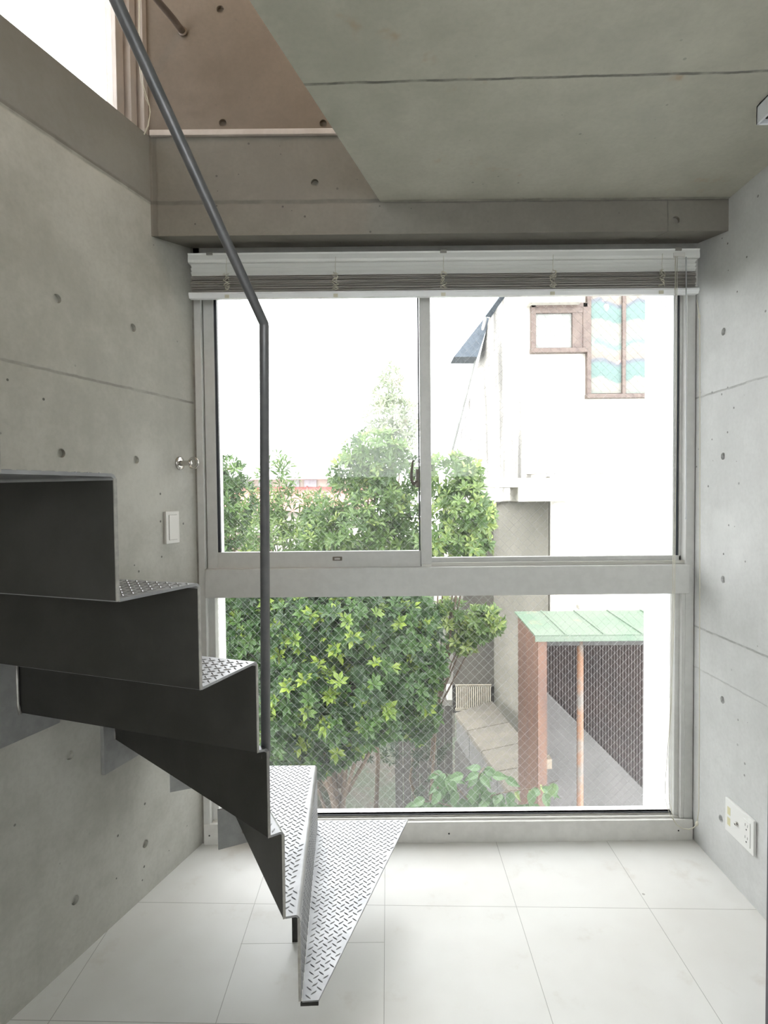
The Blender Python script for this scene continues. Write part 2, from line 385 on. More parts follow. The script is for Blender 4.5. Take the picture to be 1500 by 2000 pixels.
def pane(name, x0, x1, z0, z1, y, m, parent, wires=True, sp=.0262, t=.006, r=.00036):
    gp = build(name, MB().box(x0, x1, y, y+t, z0, z1), m, parent)
    if wires:
        wv = MB(); L = (x1-x0)+(z1-z0); yy = y+t/2
        d = sp*sqrt(2)
        for sg in (1, -1):
            c = -L
            while c < L*2:
                # x*sg... line z = sg*(x-x0) + c + z0
                pts = []
                for xx in (x0, x1):
                    zz = z0 + sg*(xx-x0) + c
                    if z0 <= zz <= z1: pts.append((xx, zz))
                for zz in (z0, z1):
                    xx = x0 + sg*(zz-z0-c)
                    if x0 < xx < x1: pts.append((xx, zz))
                if len(pts) >= 2:
                    a, b = V((pts[0][0], yy, pts[0][1])), V((pts[1][0], yy, pts[1][1]))
                    if (b-a).length > .01: wv.tube([a, b], r, 4, False)
                c += d
        build('wire_mesh', wv, M['wire'], gp)
    return gp
pane('fixed_pane', gx0, gx1, lo0, lo1, GY, M['glass_low'], W1)
# upper left sliding sash (inner track)
YI = 2.292; YU = 2.318
up0 = Z(1108,YI)-.004
sa = MB()
sx0 = X(401,850,YI); sxg = X(421,850,YI); sxm0 = X(820,850,YI); sxm1 = X(841,850,YI)
sa.box(sx0, sxg, YI, YI+.026, up0, zt-.01)
sa.box(sxm0+.001, sxm1, YI-.008, YI+.022, Z(1106,YI), zt-.01)
sa.box(sx0, sxm0, YI+.002, YI+.024, up0, Z(1075,YI))
sash = build('sliding_sash', sa, M['alu'], W1, .0015)
k = MB(); k.box(sxg, sxg+.010, YI+.006, YI+.022, Z(1075,YI), zt-.01); k.box(sxm0-.006, sxm0-.0005, YI+.006, YI+.018, Z(1075,YI), zt-.01)
build('gasket', k, M['alu_dark'], sash)
pane('pane', sxg+.002, sxm0, Z(1075,YI), zt-.01, YI+.012, M['glass_up'], sash, wires=True, r=.00028)
k = MB(); a = onY(659,1091,YI+.002); k.box(a.x-.019, a.x+.019, YI-.002, YI+.004, a.z-.008, a.z+.008)
k2 = build('sash_latch', k, noisy('brown metal', (.17,.15,.13), (.22,.20,.17), 60, .4, .5), sash, .002)
k = MB(); k.box(a.x-.011, a.x+.011, YI-.004, YI, a.z-.003, a.z+.003); build('latch_plate', k, M['chrome'], k2)
# crescent lock on the meeting stile
lk = MB(); a = onY(815.5, 935, YI-.01); hw = .0105
lk.box(a.x-.007, a.x+.006, YI-.022, YI+.004, onY(815,952,YI).z, onY(815,917,YI).z)
lk.tube([onY(815,940,YI-.022), onY(808,945,YI-.026), onY(804,938,YI-.028), onY(803.5,925,YI-.028), onY(805,912,YI-.026), onY(806.5,899,YI-.024)], [.008,.0085,.0065,.0055,.0045,.003], 10)
build('crescent_lock', lk, noisy('bronze lock', (.13,.115,.10), (.18,.16,.14), 60, .45, .3), sash, .0008)
# upper right sash (outer track)
so_ = MB()
ox0 = X(828,850,YU); oxr = X(1326,850,YU)
so_.box(ox0, X(842,850,YU), YU, YU+.024, up0, zt-.01)
so_.box(ox0, X(1340,850,YU), YU, YU+.024, Z(1104,YU), Z(1089,YU))
so_.box(X(1327,850,YU), X(1336,850,YU), YU, YU+.024, up0, zt-.01)
so_.box(X(1338.5,850,YU), X(1345,850,YU), YU-.004, YU+.024, up0, zt-.01)
s2 = build('outer_sash', so_, M['alu'], W1, .0012)
k = MB(); k.box(oxr-.008, oxr-.001, YU+.002, YU+.02, Z(1089,YU), zt-.01); build('gasket', k, M['alu_dark'], s2)
pane('pane', ox0+.01, oxr, Z(1089,YU), zt-.01, YU+.010, M['glass_r'], s2)
# track rail under the outer sash
k = MB(); k.box(X(842,1100,YW+.02), X(1340,1100,YW+.02), YW+.02, YW+.035, Z(1108,YW)-.002, Z(1099,YW+.02))
build('track', k, mat('pale track', (.55,.54,.50), .4, .3), W1, .001)
k = MB(); q = onY(829,1108,YI-.012); k.box(q.x-.012, q.x+.026, YI-.014, YI+.01, q.z, onY(829,1103,YI-.012).z+.002); build('stile_shoe', k, M['plastic'], W1, .001)

# ================================================================== WINDOW 2 (stairwell, in the left wall), plus unseen windows added for light
W4 = empty('fill_window_back', (.25, BACK-.1, 1.55), kind='structure'); mb = MB()  # unseen strip window, added to let fill light in from the back
mb.box(-.6, -.55, BACK-.12, BACK-.06, 1.55, 2.4); mb.box(1.05, 1.1, BACK-.12, BACK-.06, 1.55, 2.4); mb.box(-.55, 1.05, BACK-.12, BACK-.06, 1.55, 1.59); mb.box(-.55, 1.05, BACK-.12, BACK-.06, 2.36, 2.4)
build('frame', mb, M['alu'], W4, .002); build('pane', MB().box(-.55, 1.05, BACK-.10, BACK-.095, 1.59, 2.36), M['glass_up'], W4)
W2 = empty('window_2', (lwx(1.2), 1.2, 2.667), kind='structure')
def lbox(mb, y0, y1, z0, z1, o0, o1):
    a = V((lwx(y0), y0, z0)) - LN*o0; b = V((lwx(y1), y1, z0)) - LN*o0
    return mb.prism([a, b, b-LN*(o1-o0), a-LN*(o1-o0)], (0, 0, z1-z0))
mb = MB()
yy = [onL(px, 150).y for px in (253, 267, 280, 289)]
lbox(mb, yy[0], yy[1], 2.667, 4.35, .055, .10); lbox(mb, yy[1]+.004, yy[2], 2.667, 4.35, .03, .10); lbox(mb, yy[2]+.004, 2.073, 2.667, 4.35, .004, .10)
lbox(mb, -.8, -.72, 2.667, 4.35, .03, .10); lbox(mb, -.8, 2.07, 4.30, 4.35, .03, .10); lbox(mb, -.8, 2.07, 2.667, 2.672, .05, .10)
build('frame', mb, noisy('painted frame', (.52,.46,.42), (.46,.41,.37), 8, .5, .2), W2, .0015)
mb = MB(); lbox(mb, -.72, yy[0], 2.672, 4.30, .07, .075); build('pane', mb, M['glass_up'], W2)
W3 = empty('fill_window_left', (lwx(-1), -1.0, .2), kind='structure'); mb = MB()  # unseen window behind the camera, added to brighten the room
for ya_, yb_ in ((WB0, WB0+.05), ((WB0+WB1)/2-.02, (WB0+WB1)/2+.02), (WB1-.05, WB1)): lbox(mb, ya_, yb_, .2, 2.35, .06, .12)
lbox(mb, WB0, WB1, .2, .25, .061, .119); lbox(mb, WB0, WB1, 2.30, 2.35, .061, .119); build('frame', mb, M['alu'], W3, .002)
mb = MB(); lbox(mb, WB0+.05, WB1-.05, .25, 2.30, .085, .09); build('pane', mb, M['glass_up'], W3)

# ================================================================== VENETIAN BLIND
YB = 2.185
BL = empty('venetian_blind', (0.25, YB+.02, 2.10), 'off-white aluminium venetian blind pulled up to the top of the window', 'blind')
bx0, bx1 = X(367,530,YB), X(1367,530,YB)
zh1, zh0 = Z(490,YB), Z(508,YB)
mb = MB(); pr = [(YB,zh0+.002),(YB-.001,zh0+.010),(YB+.001,zh1-.006),(YB-.002,zh1),(YB+.045,zh1),(YB+.045,zh0),(YB+.004,zh0)]
mb.prism([(bx0, y, z) for y, z in pr], (bx1-bx0, 0, 0)); hd = build('headrail', mb, M['slat'], BL, .0012)
M['bracket'] = mat('steel bracket', (.35,.34,.31), .4, .5)
for px in (409, 866, 1325): a = onY(px, 490, YB); build('bracket', MB().box(a.x-.012, a.x+.012, YB-.003, YB+.046, zh1-.008, zh1+.004), M['bracket'], hd, .001)
def slat(z, tilt, m, th=.0005, wd=.025, dx=0.0):
    mb = MB(); n = 5; top = []; bot = []
    for i in range(n):
        t = -.5 + i/(n-1); y = t*wd; h = .0022*(1-4*t*t)
        yy_, zz = y*cos(tilt) - h*sin(tilt), y*sin(tilt) + h*cos(tilt)
        top.append((YB+.021+yy_, z+zz)); bot.append((YB+.021+yy_, z+zz-th))
    mb.loft([[V((x, y, zz)) for y, zz in top + bot[::-1]] for x in (bx0+.006+dx, bx1-.006+dx)], smooth=False)
    return build('slat', mb, m, BL)
for i, py in enumerate((513.5, 521.5, 529.0)): slat(Z(py, YB), radians(-52), M['slat'])
z1, z0 = Z(533, YB), Z(563.5, YB); NS = 26
for i in range(NS):
    slat(z1 + (z0-z1)*i/(NS-1), radians(random.uniform(-9, 7)), M['slat_shaded'], .0006, .025, random.uniform(-.0015,.0015))
mb = MB(); zr1, zr0 = Z(565.5, YB), Z(576.5, YB)
pr = [(YB+.004,zr1),(YB+.038,zr1),(YB+.040,zr1-.006),(YB+.034,zr0+.002),(YB+.010,zr0),(YB+.002,zr1-.008)]
mb.prism([(bx0-.001, y, z) for y, z in pr], (bx1-bx0+.002, 0, 0)); build('bottom_rail', mb, mat('white rail', (.88,.89,.90), .35), BL, .001)
for px in (442, 655, 866, 1080, 1293):
    mb = MB(); c = onY(px, 545, YB-.004)
    for q in range(4):
        pts = []; zz = Z(531, YB)
        while zz > Z(566, YB):
            pts.append(V((c.x + random.uniform(-.013,.013), YB-.006+random.uniform(-.004,.006), zz))); zz -= random.uniform(.003,.008)
        mb.tube(pts, .0011, 5)
    mb.tube([V((c.x+.002, YB-.003, Z(500,YB))), V((c.x, YB-.003, Z(520,YB))), V((c.x+.001, YB-.003, Z(532,YB)))], .0008, 5)
    mb.box(c.x-.008, c.x+.008, YB-.001, YB+.004, zr0-.002, zr0+.009)
    build('ladder_cord', mb, M['cord'], BL)
# cords gathered at the right, tied to a wall cord
mb = MB(); cd_ = lambda px, py, Y=YB-.006: onY(px, py, Y)
mb.tube([cd_(1319,500), cd_(1318,700), cd_(1316,1000), cd_(1313,1180), cd_(1309,1400), cd_(1300,1520), cd_(1299,1560), cd_(1308,1592), cd_(1316,1602)], .0011, 5)
mb.tube([cd_(1323,500), cd_(1321,800), cd_(1318,1150), cd_(1312,1350), cd_(1306,1480), cd_(1307,1560), cd_(1313,1592), cd_(1316,1602)], .0011, 5)
mb.tube([cd_(1320,500), cd_(1320,900), cd_(1314,1250), cd_(1310,1500), cd_(1312,1590), cd_(1317,1603)], .0006, 5)
mb.tube([cd_(1316,1602), cd_(1323,1612), cd_(1333,1618), cd_(1345,1620), cd_(1354,1617), cd_(1360,1611)], .0016, 7)
build('lift_cord', mb, M['cord'], BL)
mb = MB(); mb.tube([cd_(1340,502), cd_(1340,1008), cd_(1340,1014)], [.0022,.0022,.003], 8); build('tilt_wand', mb, M['clear'], BL)
mb = MB(); a = onY(1322,498,YB-.003); mb.box(a.x-.012, a.x+.03, YB-.006, YB+.001, a.z-.008, a.z+.008); cl = build('cord_lock', mb, M['plastic'], BL, .001)
mb = MB(); mb.tube([onY(1361,585,YB), onY(1365,612,YB), onY(1366,618,YB), onY(1366.5,624,YB), onY(1367,700,YB), onY(1367,1000,YB), onY(1366,1400,YB), onY(1365,1580,YB), onY(1362,1603,YB)], [.0015,.0017,.0045,.0017,.0016,.0016,.0016,.0017,.0017], 8)
mb.lathe(onY(1360,1612,YB), (.25,0,1), [(-.002,.003),(.004,.006),(.012,.005),(.017,.002)], 12)
build('pull_cord', mb, M['cord'], BL)

# ================================================================== STAIRCASE
H = .205
A = {2: V((-.207,1.326)), 3: V((-.240,1.320)), 4: V((-.269,1.302)), 5: V((-.289,1.288)), 6: V((-.358,1.110)), 7: V((-.436,.940))}
A[8] = A[7] + V((-.075,-.171)); A[9] = A[8] + V((-.075,-.171)); A[10] = A[9] + V((-.075,-.171)); A[11] = A[10] + V((-.075,-.171)); A[12] = A[11] + V((-.075,-.171)); A[13] = A[12] + V((-.075,-.171))
A1L = V((-.204,1.326)); A1R = onZ(622,1953,H); A1R = V((A1R.x, A1R.y))
YE = 2.075
def wallhit(p, d):
    # intersection with the left wall line
    t = (LW_A + LW_B*(p.y-LW_Y) - p.x)/(d.x - LW_B*d.y); return p + d*t
B = {}
d5 = V((-.711,.261)).normalized()
for k in range(5, 14): B[k] = wallhit(A[k], d5) - d5*.006
e = onZ(222,1437,3*H); B[4] = wallhit(A[4], (V((e.x,e.y))-A[4]).normalized()); B[4] -= (B[4]-A[4]).normalized()*.006
d3 = (V((-.4139,1.6573))-A[3]).normalized(); B[3] = A[3] + d3*((YE-A[3].y)/d3.y)
b2 = onZ(619,1495,2*H); B[2] = V((b2.x, YE))
ST = empty('staircase', (A[2].x, A[2].y, 0), 'folded grey steel plate staircase with chequer treads winding down beside left wall', 'staircase')
T = .0055; R_ = .011
def v3(p, z): return V((p.x, p.y, z))
def inpoly(p, poly):
    c = False; n = len(poly)
    for i in range(n):
        a, b = poly[i], poly[(i+1)%n]
        if (a.y > p.y) != (b.y > p.y) and p.x < (b.x-a.x)*(p.y-a.y)/(b.y-a.y)+a.x: c = not c
    return c
def lug(mb, c, n, t, s, L=.0185, wd=.0052, h=.0016):
    """raised lens: centre c, surface normal n, long axis t, side axis s"""
    q = [c-t*L/2, c-t*L*.22-s*wd*.42, c+t*L*.22-s*wd*.42, c+t*L/2, c+t*L*.22+s*wd*.42, c-t*L*.22+s*wd*.42]
    r = [c-t*L*.30+n*h, c+t*L*.30+n*h]
    mb.add(q+r, [(0,1,6),(1,2,7,6),(2,3,7),(3,4,7),(4,5,6,7),(5,0,6)], False)
PX, PY = .0245, .0225
def lugs_flat(mb, poly, z, ang, mrg=.009):
    ca, sa_ = cos(ang), sin(ang)
    o = poly[0]; ex_ = V((ca, sa_)); ey = V((-sa_, ca))
    us = [(p-o).dot(ex_) for p in poly]; vs = [(p-o).dot(ey) for p in poly]
    i0, i1 = int(min(us)/PX)-1, int(max(us)/PX)+2; j0, j1 = int(min(vs)/PY)-1, int(max(vs)/PY)+2
    for i in range(i0, i1):
        for j in range(j0, j1):
            for kk, (du, dv, aa) in enumerate(((0,0,pi/4-.1),(.5,.5,-pi/4+.1))):
                c = o + ex_*((i+du)*PX) + ey*((j+dv)*PY); t = ex_*cos(aa)+ey*sin(aa)
                if all(inpoly(c+t*q, poly) for q in (-mrg, mrg)):
                    lug(mb, v3(c, z), V((0,0,1)), V((t.x,t.y,0)), V((-t.y,t.x,0)))
def nrm(k):  # horizontal normal of riser k pointing down-stairs
    d = (B[k]-A[k]).normalized(); return V((d.y, -d.x))
def tread(k, poly_rest, has_nose=True):
    z = H*k; mb = MB()
    if has_nose:
        n = nrm(k); a, b = A[k]-n*R_, B[k]-n*R_
        poly = [a, b] + poly_rest
    else: poly = poly_rest
    mb.prism([v3(p, z-T) for p in poly], (0,0,T))
    if has_nose:
        N = 6; rings = []
        for e_ in (a, b):
            r = [v3(e_ + n*(R_*sin(t)), z-R_+R_*cos(t)) for t in [pi/2*i/N for i in range(N+1)]]
            r += [v3(e_ + n*((R_-T)*sin(t)), z-R_+(R_-T)*cos(t)) for t in [pi/2*i/N for i in range(N, -1, -1)]]
            rings.append(r)
        mb.loft(rings, smooth=False)
    ang = atan2(d5.y, d5.x) if k >= 5 else (0 if k <= 2 else atan2((B[k]-A[k]).y, (B[k]-A[k]).x))
    lugs_flat(mb, poly, z, ang)
    return build('tread', mb, M['tread'], ST)
def riser(k):
    z1_, z0_ = H*k-R_, H*(k-1)-T*.5; n = nrm(k); mb = MB()
    mb.prism([v3(A[k], z0_), v3(B[k], z0_), v3(B[k]-n*T, z0_), v3(A[k]-n*T, z0_)], (0,0,z1_-z0_))
    # bottom weld fillet and lugs on the front face
    d = (B[k]-A[k]).normalized(); L = (B[k]-A[k]).length; d_3 = V((d.x,d.y,0)); n3 = V((n.x,n.y,0))
    i = 0
    while (i+1)*PX < L:
        for jn in range(int((z1_-z0_)/PY)):
            for (du, dv, aa) in ((.3,.4,pi/4-.1),(.8,.9,-pi/4+.1)):
                u, v_ = (i+du)*PX, (jn+dv)*PY
                if u < L-.01 and v_ < z1_-z0_-.008:
                    c = v3(A[k], z0_) + d_3*u + V((0,0,v_)); t = d_3*cos(aa)+V((0,0,1))*sin(aa)
                    lug(mb, c, n3, t, n3.cross(t))
        i += 1
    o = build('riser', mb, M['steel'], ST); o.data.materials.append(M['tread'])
    for fi, pf in enumerate(o.data.polygons): pf.material_index = 1 if (fi == 2 or fi >= 6) else 0  # same plate: backs get the shade-darkened copy, fronts the tread finish
    # bright sheared edge at the inner end
    e = MB(); e.prism([v3(A[k]+n*.0006-d*.0012, z0_-.001), v3(A[k]-n*(T+.0006)-d*.0012, z0_-.001), v3(A[k]-n*(T+.0006)+d*.0008, z0_-.001), v3(A[k]+n*.0006+d*.0008, z0_-.001)], (0,0,z1_-z0_+.004))
    build('cut_edge', e, M['steel_edge'], o)
    return o
e0, e1 = onZ(604,1603,H), onZ(797,1606,H)
t1 = tread(1, [A1L+V((0,-.004)), A1R, V((e1.x, YE)), V((B[2].x, YE))], has_nose=False)
tread(2, [B[3], A[3]]); tread(3, [V((lwx(YE)+.006, YE)), B[4], A[4]])
for k in range(4, 13): tread(k, [B[k+1], A[k+1]])
for k in range(2, 13): riser(k)
# down-turned lip under the narrow end of the lowest tread
mb = MB(); d = (A1R-A1L).normalized()
mb.prism([v3(A1L+V((-.004,-.005)), H-.012), v3(A1R+V((0,-.002)), H-.012), v3(A1R+V((0,.003)), H-.012), v3(A1L+V((-.004,.0)), H-.012)], (0,0,.0075))
build('edge_lip', mb, M['steel'], ST)
# support legs and welded flange plates
mb = MB(); a = onZ(571,1839,0); b = onZ(582,1839,0)
mb.box(a.x, b.x, a.y-.003, a.y+.003, 0, 2*H-T); mb.box(b.x-.004, b.x, a.y, a.y+.045, 0, 2*H-T); build('support_leg', mb, M['steel'], ST)
def wallplate(p0, p1, z0, z1, th=.010):
    y0, y1 = p0, p1; mb = MB(); a = V((lwx(y0), y0, z0)) + LN*.0005; b = V((lwx(y1), y1, z0)) + LN*.0005
    mb.prism([a, b, b+LN*th, a+LN*th], (0,0,z1-z0)); return build('wall_plate', mb, M['plate'], ST, .001)
wallplate(1.18, onL(112,1404).y, .742, .97)
wallplate(onL(197,1498).y, onL(275,1460).y+.1, .515, .74, .014)
def perp_plate(c, d, l0, l1, z0, z1, name='flange_plate'):
    d = V((d[0], d[1])).normalized(); n = V((d.y,-d.x)); mb = MB(); c = V(c)
    mb.prism([v3(c+d*l0-n*.002, z0), v3(c+d*l1-n*.002, z0), v3(c+d*l1+n*.003, z0), v3(c+d*l0+n*.003, z0)], (0,0,z1-z0)); return build(name, mb, M['plate'], ST)
c4 = A[3] + d3*((1.77-A[3].y)/d3.y); zz = onY(441,1658,1.75).z
perp_plate(c4, (-.906,-.42), -.08, .055, zz, 2*H+.02)
pc = onY(332,1547,2.0); perp_plate((pc.x, pc.y), (.93,.37), 0, .13, pc.z, 3*H-T)
# weld beads
def bead(pts, r): build('weld_bead', MB().tube(pts, r, 7), M['steel_edge'], ST)
bead([v3(B[5]+V((.004,-.008)), H*4-.006), v3(B[5]+V((.001,-.012)), H*4+.02), v3(B[5]+V((.001,-.012)), H*5-.02)], [.006,.0045,.0045])
bead([v3(B[4]+V((.004,-.010)), H*3-.006), v3(B[4]+V((.004,-.010)), H*3+.022)], [.006,.004])
bead([onY(476,1626,1.77), onY(474,1600,1.77)], .005)
# bent tube handrail: post rises from the fourth tread, rail follows the flight upward
HB = V((A[4].x+.004, A[4].y+.017, 0)); pz = onY(516,633,HB.y).z
bx_ = onY(516, 1300, HB.y).x
p0 = V((bx_, HB.y, 4*H-.03)); p1 = V((onY(516,640,HB.y).x, HB.y, pz))
gd = V((-.402,-.916,0)).normalized()
def rail_end(s): return p1 + gd*s + V((0,0,s*1.055))
mb = MB(); mb.tube([p0, p1-V((0,0,.004)), rail_end(.0015), rail_end(1.35)], .0108, 20)
build('handrail', mb, M['rail'], ST)

# upper wall rail
pa = onY(357, 62, YF); RL = MB()
dr = V((-.3284,-.9445,0))
RL.tube([pa+V((0,.002,0)), pa+V((-.012,-.02,.01)), pa+V((-.02,-.045,.012)), pa+dr*.6+V((0,0,.014)), pa+dr*1.4+V((0,0,.014))], .0115, 14)
RL.lathe(pa+V((0,.0,0)), (0,-1,0), [(0,.016),(.003,.016),(.004,.012)], 18)
UR = build('wall_handrail', RL, noisy('brown painted tube', (.16,.13,.11), (.20,.16,.13), 20, .4, .3), origin=pa)
setp(UR, 'thin brown handrail tube ending on the brown concrete wall at top left', 'handrail')

# ================================================================== WALL FITTINGS
def Lp(y, z, out): return V((lwx(y), y, z)) + LN*out
c = (onL(321,1030)+onL(345,1030))/2; ZU = V((0,0,1))
SW = empty('light_switch', (c.x, c.y, c.z-.06), 'white single-rocker light switch on the left concrete wall below the ring hook', 'light switch')
cz = (onL(332,998).z + onL(332,1062).z)/2; o = Lp(c.y, cz, 0)
build('wall_plate', MB().obox(o-LU*.0365-ZU*.06+LN*.0003, LU, ZU, LN, .073, .12, .0105), M['plastic'], SW, .0022)
build('gap_line', MB().obox(o-LU*.0225-ZU*.047+LN*.0102, LU, ZU, LN, .045, .094, .0006), mat('shadow gap', (.10,.10,.09), .8), SW)
build('rocker', MB().obox(o-LU*.0215-ZU*.046+LN*.0105, LU, ZU, LN, .043, .092, .0025), M['plastic'], SW, .0012)
# ring hook
c = onL(351, 905); HK = empty('ring_hook', (c.x, c.y, c.z-.025), 'chromed eye ring on a round flange, fixed to left concrete wall above the switch', 'hook')
build('flange', MB().lathe(c, LN, [(0,.0255),(.004,.025),(.006,.022),(.007,.012)], 32), M['chrome'], HK)
build('stud', MB().lathe(c+LN*.006, LN, [(0,.011),(.014,.0105),(.030,.0095),(.036,.011),(.044,.010),(.048,.006)], 24), M['chrome'], HK)
mb = MB(); rc = c + LN*.062 - V((0,0,.001)); pts = [rc + (LN*cos(t)+ZU*sin(t))*.0195 for t in [2*pi*i/36 for i in range(37)]]
mb.tube(pts, .0048, 12, False); build('ring', mb, M['chrome'], HK)
# outlet plate on the right wall
ya, yb = onR(1422,1590).y, onR(1478,1640).y
yc = (ya+yb)/2; zc = (onR(1422,1554).z+onR(1422,1620).z)/2; yl = abs(ya-yb)/2
OU = empty('outlet_plate', (RX, yc, zc-.06), 'wide white wall plate with aerial jack and two-gang power socket on right wall', 'electrical outlet')
def rbox(y0, y1, z0, z1, o0, o1): return MB().box(RX-o1, RX-o0, y0, y1, z0, z1)
build('cover_plate', rbox(yc-yl, yc+yl, zc-.06, zc+.06, .0003, .011), M['plastic_w'], OU, .0022)
def oy(f_): return yc + yl - 2*yl*f_     # f 0 = window side
build('blank_insert', rbox(oy(.20), oy(.09), zc+.005, zc+.033, .0105, .0116), M['blank'], OU, .0004)
build('blank_insert', rbox(oy(.20), oy(.09), zc-.033, zc-.005, .0105, .0116), M['blank'], OU, .0004)
mb = MB().lathe(V((RX-.0108, oy(.45), zc)), (-1,0,0), [(0,.0075),(.003,.0075),(.006,.0048),(.009,.0045)], 20)
jk = build('aerial_jack', mb, M['chrome'], OU); mb = MB().lathe(V((RX-.0108, oy(.45), zc)), (-1,0,0), [(.0092,.0022),(.0096,.0022)], 12); build('pin_hole', mb, M['black'], jk)
sk = build('socket', rbox(oy(.90), oy(.66), zc-.043, zc+.043, .0105, .0128), M['plastic_w'], OU, .001)
for dz in (.021, -.021):
    for dy in (-.0064, .0064): build('slot', rbox(oy(.78)+dy-.0008, oy(.78)+dy+.0008, zc+dz, zc+dz+.009, .0126, .0131), M['black'], sk)
    build('earth_hole', MB().lathe(V((RX-.0126, oy(.78), zc+dz-.010)), (-1,0,0), [(0,.0026),(.0006,.0026)], 12), M['black'], sk)
# ceiling fitting at the right edge
a = onZ(1477, 208, 2.43); zl = onY(1477, 245, a.y).z
CF = empty('ceiling_fitting', (a.x+.06, a.y-.3, 2.43), 'slim white box-shaped fitting under the ceiling at the right edge', 'ceiling fitting')
mb = MB(); L0, L1, X0, X1 = a.y-.62, a.y, a.x, a.x+.16
mb.box(X0, X0+.006, L0, L1, zl, 2.43); mb.box(X1-.006, X1, L0, L1, zl, 2.43); mb.box(X0, X1, L1-.006, L1, zl, 2.43); mb.box(X0, X1, L0, L0+.006, zl, 2.43); mb.box(X0, X1, L0, L1, 2.424, 2.43)
build('housing', mb, M['rooffix'], CF, .0012)
mb = MB(); 
for i in range(12): mb.box(X0+.008+i*.012, X0+.013+i*.012, L0+.008, L1-.008, zl+.012, zl+.026)
build('louvre', mb, mat('dark louvre', (.05,.05,.05), .5), CF)
# counter end at the right edge
a = onZ(1493, 1990, 0); Yc = 1.32; xc = onY(1497.2, 1700, Yc).x
CT = empty('kitchen_counter', ((xc+RX)/2, .8, 0), 'dark grey counter end panel just showing at the lower right edge', 'counter')
DK = noisy('dark grey laminate', (.055,.055,.07), (.07,.07,.085), 10, .45)
build('side_panel', MB().box(xc, RX-.002, .30, Yc, .0, .82), DK, CT, .002); build('counter_top', MB().box(xc-.001, RX-.002, .29, Yc+.001, .82, .85), mat('steel top', (.45,.45,.46), .3, .8), CT, .002)
# cord hanging by the stairwell window
mb = MB(); cc = lambda px, py: onL(px, py, .03)
mb.tube([cc(271,-60), cc(271,40), cc(270,110), cc(276,160), cc(284,190), cc(292,208), cc(293,222), cc(289,245), cc(281,262)], .0011, 6)
mb.tube([cc(273,-60), cc(273,60), cc(273,120), cc(281,170), cc(291,202), cc(294,218), cc(290,246), cc(282,263)], .0011, 6)
CC = build('blind_cord', mb, M['cord'], origin=centre(mb)); setp(CC, 'cream pull cord looped beside the stairwell window frame at upper left', 'cord')
# unseen lamp added upstairs to give the brown wall its warm tint
LP = empty('unseen_ceiling_lamp', (-.1, .6, TOP), 'unseen warm globe lamp added on the ceiling of the upper storey', 'lamp')
mb = MB().lathe((-.1,.6,TOP), (0,0,-1), [(0,.06),(.02,.06),(.025,.03)], 24); build('base', mb, M['plastic'], LP)
em = bpy.data.materials.new('lamp glow'); em.use_nodes = True; t = em.node_tree; t.nodes.clear(); eo = t.nodes.new('ShaderNodeOutputMaterial'); ee = t.nodes.new('ShaderNodeEmission')
ee.inputs[0].default_value = (1,.62,.33,1); ee.inputs[1].default_value = 60; t.links.new(ee.outputs[0], eo.inputs[0])
mb = MB().lathe((-.1,.6,TOP-.02), (0,0,-1), [(.09-.09*cos(q), max(.001,.09*sin(q))) for q in [pi*i/16 for i in range(17)]], 24); build('globe', mb, em, LP)

#EXTERIOR
# ================================================================== OUTSIDE
GZ = -3.2
mb = MB().box(-40, 40, 2.62, 60, GZ-.2, GZ)
def soil():
    m = mat('garden soil', (0.036,0.030,0.021), .95); g = NT(m); p = g.coord(); n = g.noise(p, 1.2, 6, .7); n2 = g.noise(p, 18, 4, .7)
    c = g.mix(g.ss(n, .4, .6), (0.031,0.025,0.018), (0.018,0.027,0.011)); c = g.mix(g.ss(n2, .55, .7), c, (0.058,0.040,0.025))
    g.l(c, g.b.inputs['Base Color']); g.bump(n2, .6, .02); return m
setp(build('ground', mb, soil()), kind='structure')

def onP(px, py, a, b):
    """ray meets the vertical plane through plan points a, b"""
    d = ray(px, py); n = V((b.y-a.y, -(b.x-a.x), 0)); t = (V((a.x,a.y,0))-V((EYE.x,EYE.y,0))).dot(n)/d.dot(n); return EYE + d*t
def pxbox(mb, x0, y0, x1, y1, Y, dep=.1):
    a, b = onY(x0, (y0+y1)/2, Y), onY(x1, (y0+y1)/2, Y); xm = (x0+x1)/2
    return mb.box(a.x, b.x, Y, Y+dep, onY(xm, y1, Y).z, onY(xm, y0, Y).z)

